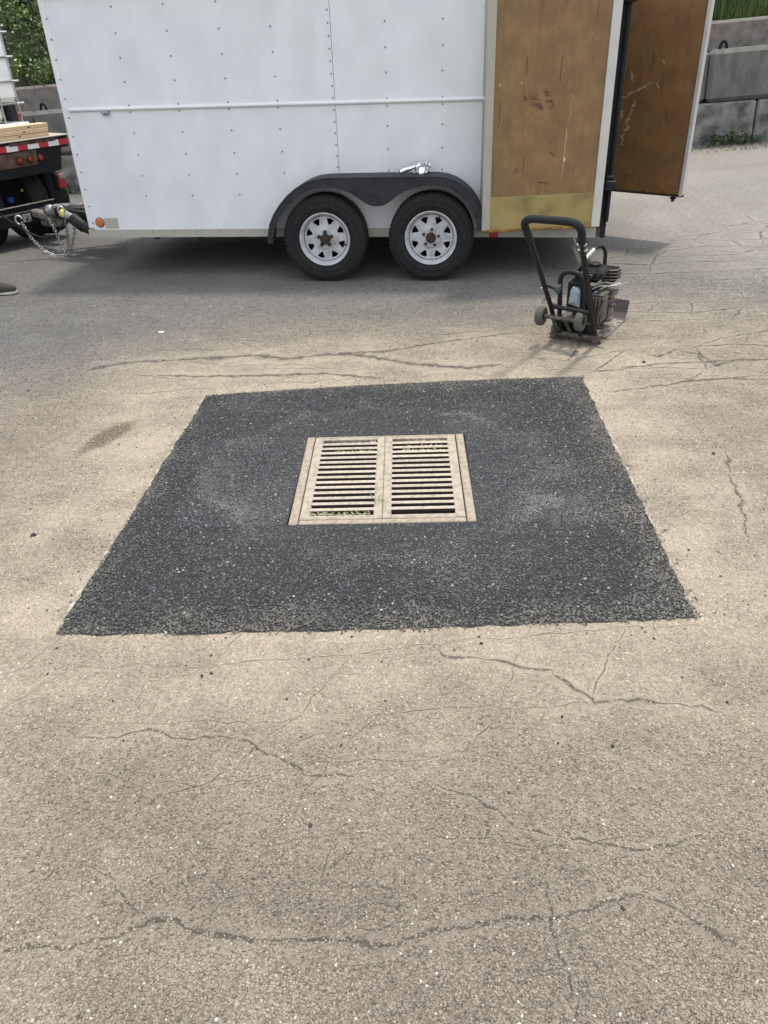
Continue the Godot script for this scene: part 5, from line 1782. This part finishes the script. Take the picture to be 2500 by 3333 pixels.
func build_compactor() -> void:
	var root := thing("plate_compactor", "small black plate compactor with tall looped handle standing beside the fresh asphalt", "plate compactor", Vector3(1.320, 0, -4.911), -0.5764)
	var st := nb()
	# base plate with its front bent up and the rear edge turned up a little
	var prof := [Vector2(-0.045, 0.035), Vector2(-0.02, 0.008), Vector2(0.02, 0.0), Vector2(0.44, 0.0), Vector2(0.475, 0.006)]
	var poly := PackedVector2Array()
	for p in prof: poly.append(p)
	for i in range(prof.size() - 1, -1, -1):
		var d: Vector2 = (prof[mini(i + 1, prof.size() - 1)] - prof[maxi(i - 1, 0)]).normalized()
		poly.append(prof[i] + Vector2(-d.y, d.x) * 0.012)
	var side := Transform3D(Basis(Vector3(0, 0, -1), Vector3.UP, Vector3(1, 0, 0)), Vector3())
	prism(st, poly, -0.175, 0.175, side)
	put(st, "base_plate", M.plate, root)
	st = nb()
	var lp := [Vector2(0.475, 0.006), Vector2(0.495, 0.016), Vector2(0.53, 0.048), Vector2(0.568, 0.128)]
	var lpoly := PackedVector2Array()
	for p in lp: lpoly.append(p)
	for i in range(lp.size() - 1, -1, -1):
		var e: Vector2 = (lp[mini(i + 1, lp.size() - 1)] - lp[maxi(i - 1, 0)]).normalized()
		lpoly.append(lp[i] + Vector2(-e.y, e.x) * 0.012)
	prism(st, lpoly, -0.175, 0.175, side)
	put(st, "front_lip", M.lip, root)
	st = nb()
	lathe(st, [Vector2(0.0, 0.0), Vector2(0.011, 0.0), Vector2(0.011, 0.003), Vector2(0.0, 0.003)], 14, Transform3D(Basis(Vector3(1, 0, 0), 1.15), L(0.135, 0.085, 0.542)))
	put(st, "lip_hole_disc", M.sole, root)  # pale disc painted in for bright ground seen through a hole
	# exciter housing and the engine bed
	st = nb()
	box(st, L(-0.02, 0.06, 0.21), Vector3(0.20, 0.095, 0.36), 0.016)
	put(st, "exciter_housing", M.engine, root)
	st = nb()
	box(st, L(-0.02, 0.122, 0.14), Vector3(0.24, 0.014, 0.34), 0.004)
	put(st, "engine_bed", M.cover, root)
	st = nb()
	for q in [[-0.12, 0.0], [0.08, 0.0], [-0.12, 0.28], [0.08, 0.28]]:
		lathe(st, [Vector2(0.024, 0.0), Vector2(0.030, 0.02), Vector2(0.030, 0.04), Vector2(0.024, 0.06)], 14, Transform3D(Basis(), L(q[0], 0.055, q[1])))
	put(st, "rubber_mounts", M.rubber, root)
	# engine
	st = nb()
	lathe(st, [Vector2(0.0, 0.0), Vector2(0.085, 0.0), Vector2(0.095, 0.02), Vector2(0.095, 0.13), Vector2(0.085, 0.15), Vector2(0.0, 0.15)], 26, Transform3D(Basis(Vector3(0, 0, 1), PI / 2), L(0.075, 0.225, 0.14)))
	box(st, L(0.02, 0.19, 0.15), Vector3(0.17, 0.13, 0.19), 0.02)
	put(st, "crankcase", M.engine, root)
	for k in 7:
		st = nb()
		box(st, L(0.085, 0.255 + 0.0, 0.215 + k * 0.013), Vector3(0.11, 0.11, 0.005), 0.001)
		put(st, "cooling_fin", M.plate, root)
	st = nb()
	box(st, L(0.035, 0.425, 0.08), Vector3(0.185, 0.085, 0.185), 0.030)
	put(st, "fuel_tank", M.engine, root)
	st = nb()
	lathe(st, [Vector2(0.038, 0.0), Vector2(0.038, 0.018), Vector2(0.030, 0.023), Vector2(0.0, 0.023)], 22, Transform3D(Basis(), L(0.05, 0.466, 0.08)))
	put(st, "fuel_cap", M.black, root)
	for k in 4:
		st = nb()
		bar(st, L(-0.045, 0.385 + k * 0.018, -0.016), L(0.11, 0.392 + k * 0.018, -0.016), 0.008, 0.007, Vector3.UP, 0.002)
		put(st, "tank_guard_bar", M.black, root)
	st = nb()
	box(st, L(0.11, 0.385, 0.24), Vector3(0.115, 0.085, 0.11), 0.016)
	put(st, "air_cleaner", M.engine, root)
	for k in 4:
		st = nb()
		bar(st, L(0.06, 0.355 + k * 0.02, 0.18), L(0.169, 0.365 + k * 0.02, 0.19), 0.010, 0.006, Vector3.UP, 0.002)
		bar(st, L(0.169, 0.365 + k * 0.02, 0.19), L(0.169, 0.36 + k * 0.02, 0.29), 0.008, 0.006, Vector3.UP, 0.002)
		put(st, "cleaner_slat", M.plate, root)
	st = nb()
	box(st, L(0.112, 0.215, 0.045), Vector3(0.098, 0.18, 0.12), 0.018)
	box(st, L(0.112, 0.308, 0.045), Vector3(0.088, 0.012, 0.11), 0.004)
	put(st, "belt_cover", M.cover, root)
	for k in 4:
		st = nb()
		box(st, L(0.079 + k * 0.023, 0.22, -0.0165), Vector3(0.007, 0.15, 0.005), 0.002)
		put(st, "cover_rib", M.engine, root)
	st = nb()
	ball(st, L(0.13, 0.115, 0.0), Vector3(0.018, 0.018, 0.018), 8)
	tube(st, [L(0.13, 0.115, 0.0), L(0.15, 0.10, -0.02)], 0.012, 8)
	put(st, "drain_plug", M.rust, root)
	st = nb()
	box(st, L(0.115, 0.17, 0.22), Vector3(0.06, 0.14, 0.10), 0.014)
	tube(st, [L(0.145, 0.25, 0.16), L(0.152, 0.265, 0.22), L(0.145, 0.25, 0.29)], 0.013, 8)
	tube(st, [L(0.148, 0.20, 0.17), L(0.156, 0.19, 0.24), L(0.148, 0.15, 0.30)], 0.012, 8)
	put(st, "exhaust", M.cover, root)
	st = nb()
	for q in [[0.165, 0.315, 0.17], [0.185, 0.325, 0.19], [0.175, 0.305, 0.21], [0.15, 0.325, 0.14]]:
		box(st, L(q[0], q[1], q[2]), Vector3(0.028, 0.012, 0.02), 0.003, Transform3D())
	tube(st, [L(0.06, 0.30, 0.0), L(0.12, 0.335, 0.10), L(0.20, 0.345, 0.19)], 0.004, 6)
	tube(st, [L(0.04, 0.325, 0.0), L(0.10, 0.35, 0.06), L(0.18, 0.335, 0.16)], 0.0035, 6)
	tube(st, [L(0.19, 0.33, 0.19), L(0.235, 0.352, 0.21)], 0.003, 6)
	put(st, "throttle_linkage", M.galv, root)
	st = nb()
	box(st, L(0.135, 0.262, 0.31), Vector3(0.045, 0.05, 0.05), 0.010)
	tube(st, [L(0.11, 0.30, 0.27), L(0.13, 0.285, 0.31), L(0.145, 0.262, 0.335)], 0.009, 8)
	put(st, "carburettor", M.steel, root)
	st = nb()
	lathe(st, [Vector2(0.0, 0.0), Vector2(0.030, 0.0), Vector2(0.034, 0.008), Vector2(0.034, 0.085), Vector2(0.030, 0.093), Vector2(0.0, 0.093)], 18, Transform3D(Basis(), L(0.10, 0.045, 0.325)))
	put(st, "oil_cup", M.plate, root)
	st = nb()
	tube(st, [L(0.13, 0.30, 0.02), L(0.155, 0.27, 0.07), L(0.16, 0.20, 0.10), L(0.15, 0.13, 0.12)], 0.006, 8)
	tube(st, [L(0.02, 0.38, 0.0), L(0.07, 0.345, -0.02), L(0.13, 0.335, 0.02)], 0.005, 8)
	put(st, "fuel_hose", M.black, root)
	st = nb()
	box(st, L(0.035, 0.432, -0.0145), Vector3(0.075, 0.03, 0.003), 0.001)
	put(st, "tank_label", M.sticker, root)
	# recoil starter in its pale blue grey housing
	st = nb()
	prism(st, PackedVector2Array([Vector2(-0.060, 0.245), Vector2(0.028, 0.228), Vector2(0.034, 0.25), Vector2(0.012, 0.268), Vector2(0.012, 0.33), Vector2(-0.004, 0.352), Vector2(-0.038, 0.356), Vector2(-0.050, 0.335), Vector2(-0.056, 0.27)]), 0.025, 0.045)
	prism(st, PackedVector2Array([Vector2(-0.048, 0.262), Vector2(0.004, 0.256), Vector2(0.006, 0.325), Vector2(-0.008, 0.343), Vector2(-0.036, 0.346), Vector2(-0.046, 0.33)]), 0.045, 0.062)
	put(st, "starter_cover", M.bluegrey, root)
	st = nb()
	for q in [[-0.050, 0.254], [0.024, 0.238], [-0.030, 0.350]]:
		lathe(st, [Vector2(0.006, 0), Vector2(0.006, 0.004), Vector2(0, 0.006)], 8, Transform3D(Basis(Vector3.RIGHT, PI / 2), Vector3(q[0], q[1], 0.045)))
	put(st, "cover_bolt", M.chrome, root)
	st = nb()
	box(st, L(-0.015, 0.29, -0.005), Vector3(0.13, 0.19, 0.05), 0.012)
	box(st, L(-0.01, 0.385, 0.01), Vector3(0.10, 0.03, 0.06), 0.008)
	put(st, "fan_housing", M.black, root)
	# inner hoop, lifting bar, handle
	st = nb()
	tube(st, rounded([L(-0.090, 0.06, -0.08), L(-0.108, 0.462, -0.10), L(0.042, 0.462, -0.10), L(0.055, 0.06, -0.08)], 0.072, 8), 0.0155, 12)
	put(st, "hoop", M.tubeblack, root)
	st = nb()
	tube(st, rounded([L(-0.03, 0.452, -0.095), L(0.0, 0.550, 0.27), L(0.036, 0.525, 0.325), L(0.045, 0.30, 0.325)], 0.045, 6), 0.0125, 10)
	put(st, "lifting_bar", M.tubeblack, root)
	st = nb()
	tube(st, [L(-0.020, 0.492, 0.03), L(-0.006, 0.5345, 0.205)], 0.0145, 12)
	put(st, "bar_glint", M.galv, root)  # bright length added to paint the sun glint on the bar
	st = nb()
	var hl := rounded([L(-0.125, 0.255, -0.175), L(-0.128, 0.36, -0.262), L(-0.150, 0.70, -0.50), L(-0.172, 0.872, -0.628), L(0.172, 0.872, -0.628), L(0.150, 0.70, -0.50), L(0.150, 0.36, -0.285), L(0.150, 0.07, -0.075)], 0.085, 8)
	tube(st, hl, 0.0155, 12)
	put(st, "handle", M.tubeblack, root)
	st = nb()
	tube(st, [L(-0.125, 0.258, -0.175), L(0.150, 0.258, -0.215)], 0.0145, 12)
	tube(st, [L(-0.125, 0.262, -0.18), L(-0.120, 0.09, -0.075)], 0.0145, 12)
	put(st, "handle_crossbar", M.tubeblack, root)
	st = nb()
	tube(st, rounded([L(-0.1535, 0.725, -0.519), L(-0.172, 0.872, -0.628), L(0.172, 0.872, -0.628), L(0.1555, 0.745, -0.534)], 0.085, 10), 0.0225, 14)
	put(st, "foam_grip", M.foam, root)
	st = nb()
	tube(st, [L(0.14, 0.80, -0.575), L(0.115, 0.775, -0.56), L(0.125, 0.735, -0.535), L(0.15, 0.715, -0.51)], 0.005, 8)
	put(st, "throttle_lever", M.galv, root)
	st = nb()
	for y in [0.700, 0.735]:
		box(st, L(0.152, y, -0.50 - (y - 0.70) * 0.75), Vector3(0.052, 0.012, 0.030), 0.004)
	for w in [-0.022, 0.022]:
		box(st, L(-0.131 + w, 0.395, -0.286), Vector3(0.014, 0.014, 0.022), 0.004)
	put(st, "clamp", M.chrome, root)
	st = nb()
	tube(st, [L(-0.128, 0.425, -0.305), L(-0.065, 0.412, -0.305)], 0.010, 10)
	put(st, "hook_stem", M.tubeblack, root)
	st = nb()
	lathe(st, [Vector2(0.010, 0.0), Vector2(0.018, 0.012), Vector2(0.030, 0.030), Vector2(0.030, 0.036), Vector2(0.0, 0.040)], 16, Transform3D(Basis(Vector3(0, 0, 1), -PI / 2 - 0.15), L(-0.068, 0.412, -0.305)))
	put(st, "knob", M.green, root)
	st = nb()
	tube(st, [L(0.165, 0.70, -0.50), L(0.166, 0.40, -0.30), L(0.168, 0.16, -0.13), L(0.15, 0.30, 0.02)], 0.004, 6)
	put(st, "control_cable", M.rust, root)
	# transport wheels, folded up
	for w in [-0.178, 0.082]:
		st = nb()
		lathe(st, [Vector2(0.0, -0.018), Vector2(0.026, -0.018), Vector2(0.030, -0.023), Vector2(0.052, -0.025), Vector2(0.060, -0.018), Vector2(0.062, 0.0), Vector2(0.060, 0.018), Vector2(0.052, 0.025), Vector2(0.030, 0.023), Vector2(0.026, 0.018), Vector2(0.0, 0.018)], 30, Transform3D(Basis(Vector3(0, 0, 1), -PI / 2), L(w, 0.195, -0.20)))
		var tw := put(st, "transport_wheel", M.greywheel, root)
		st = nb()
		lathe(st, [Vector2(0.0, -0.027), Vector2(0.018, -0.027), Vector2(0.018, 0.027), Vector2(0.0, 0.027)], 14, Transform3D(Basis(Vector3(0, 0, 1), -PI / 2), L(w, 0.195, -0.20)))
		put(st, "hub", M.black, tw)
	st = nb()
	tube(st, [L(-0.19, 0.195, -0.20), L(0.10, 0.195, -0.20)], 0.013, 10)
	put(st, "wheel_axle", M.cover, root)
	st = nb()
	for w in [-0.105, -0.025]:
		bar(st, L(w, 0.19, -0.195), L(w + 0.01, 0.055, -0.06), 0.022, 0.014, Vector3.UP, 0.003)
	bar(st, L(-0.12, 0.05, -0.06), L(0.15, 0.05, -0.06), 0.03, 0.025, Vector3.UP, 0.005)
	bar(st, L(-0.13, 0.08, -0.10), L(-0.13, 0.05, 0.05), 0.02, 0.03, Vector3.UP, 0.004)
	put(st, "wheel_bracket", M.cover, root)
	st = nb()
	for w in [-0.128, 0.15]:
		box(st, L(w, 0.06, -0.06), Vector3(0.035, 0.085, 0.07), 0.008)
	lathe(st, [Vector2(0.016, 0.0), Vector2(0.016, 0.03), Vector2(0.012, 0.03), Vector2(0.012, 0.055), Vector2(0.0, 0.057)], 14, Transform3D(Basis(Vector3(0, 0, 1), -PI / 2), L(0.165, 0.065, -0.06)))
	put(st, "handle_pivot", M.cover, root)

# ---------------------------------------------------------------- small things on the yard
func build_litter() -> void:
	var spots := [Vector2(-1.50, -2.77), Vector2(-1.40, -2.73), Vector2(-0.59, -1.88), Vector2(-0.62, -1.87), Vector2(-0.23, -1.29), Vector2(0.52, -1.03), Vector2(1.59, -3.24), Vector2(0.31, -1.97), Vector2(-1.26, -2.25), Vector2(0.51, -1.63), Vector2(0.63, -1.51), Vector2(-0.33, -1.75), Vector2(-1.04, -3.54), Vector2(1.63, -4.45), Vector2(-2.13, -4.41), Vector2(1.19, -2.46)]
	var size := [0.013, 0.006, 0.008, 0.007, 0.007, 0.008, 0.011, 0.008, 0.006, 0.006, 0.007, 0.005, 0.010, 0.012, 0.011, 0.007]
	var where := [
		"largest black crumb, on the dusty ground left of the patch",
		"small crumb just right of the largest crumb left of the patch",
		"right one of two close crumbs below the lower left patch edge",
		"left one of two close crumbs below the lower left patch edge",
		"lone dark crumb in the left foreground between two cracks",
		"dark crumb beside the lowest crack at right foreground",
		"dark crumb right of the patch, level with the drain grate",
		"crumb just below the middle of the patch's lower edge",
		"crumb below and left of the patch's lower left corner",
		"crumb on the tan ground below the patch, right of centre",
		"crumb farther right below the patch, nearest the right foreground",
		"tiny crumb below the two close crumbs, left of centre",
		"crumb touching the upper part of the patch's left edge",
		"crumb on cracked ground to the right of the compactor",
		"crumb at the far left edge, behind the damp stain",
		"crumb on the ground beside the patch's lower right edge",
	]
	for i in spots.size():
		var o := hang(pebble(120 + i, 0.8), "asphalt_crumb", M.crumb)
		o.position = Vector3(spots[i].x, ground_y(spots[i].x, spots[i].y) + size[i] * 0.3, spots[i].y)
		o.basis = turned(size[i], size[i] * 0.8, 0.4)
		tag(o, where[i], "asphalt crumb", "crumbs of fresh asphalt strewn round the patch")
	var st := nb()
	face(st, [Vector3(-0.02, 0.004, -0.012), Vector3(0.022, 0.007, -0.010), Vector3(0.019, 0.004, 0.014), Vector3(-0.016, 0.006, 0.012)], Vector3.UP)
	var sc := put(st, "paper_scrap", M.paper)
	sc.position = Vector3(-1.55, 0.0, -5.42)
	tag(sc, "tiny white paper scrap on the grey yard in front of the trailer", "paper scrap")

# ---------------------------------------------------------------- all of it
func _ready() -> void:
	rng.seed = 20240611
	low.seed = 4
	low.frequency = 0.55
	low.fractal_octaves = 3
	mid.seed = 9
	mid.frequency = 2.1
	mid.fractal_octaves = 4
	# camera: eye height 1.76 m, tilted 31.8 degrees down and rolled 2.4 degrees
	var cam := Camera3D.new()
	cam.name = "camera"
	var p := 0.5555
	var r := -0.0422
	var fw := Vector3(0, -sin(p), -cos(p))
	var up := Vector3(0, cos(p), -sin(p))
	var rt := Vector3(1, 0, 0)
	cam.transform = Transform3D(Basis(rt * cos(r) + up * sin(r), up * cos(r) - rt * sin(r), -fw), Vector3(0, 1.7646, 0))
	cam.fov = 67.345
	cam.near = 0.05
	cam.far = 400.0
	add_child(cam)
	cam.current = true
	var sky := ProceduralSkyMaterial.new()
	sky.sky_top_color = Color(0.92, 0.945, 0.985)
	sky.sky_horizon_color = Color(0.80, 0.81, 0.82)
	sky.sky_curve = 0.35
	sky.ground_bottom_color = Color(0.45, 0.43, 0.40)
	sky.ground_horizon_color = Color(0.70, 0.70, 0.68)
	sky.sky_energy_multiplier = 1.38
	var env := Environment.new()
	env.background_mode = Environment.BG_SKY
	env.sky = Sky.new()
	env.sky.sky_material = sky
	env.tonemap_mode = Environment.TONE_MAPPER_LINEAR
	env.tonemap_exposure = 0.9
	env.sdfgi_enabled = true
	env.ssao_enabled = true
	env.ssil_enabled = true
	var we := WorldEnvironment.new()
	we.name = "world_environment"
	we.environment = env
	add_child(we)
	var sun := DirectionalLight3D.new()
	sun.name = "sun"
	sun.light_energy = 1.25
	sun.light_color = Color(1.0, 0.965, 0.90)
	sun.light_angular_distance = 6.0
	sun.shadow_enabled = true
	add_child(sun)
	sun.look_at_from_position(Vector3(), Vector3(-0.20, -1.0, 0.24), Vector3.UP)
	make_materials()
	M.crumb = mat(0.028, 0.028, 0.030, 0.7)
	build_ground()
	build_patch()
	build_wall()
	build_trailer()
	build_truck()
	build_drain()
	build_compactor()
	build_person()
	build_litter()
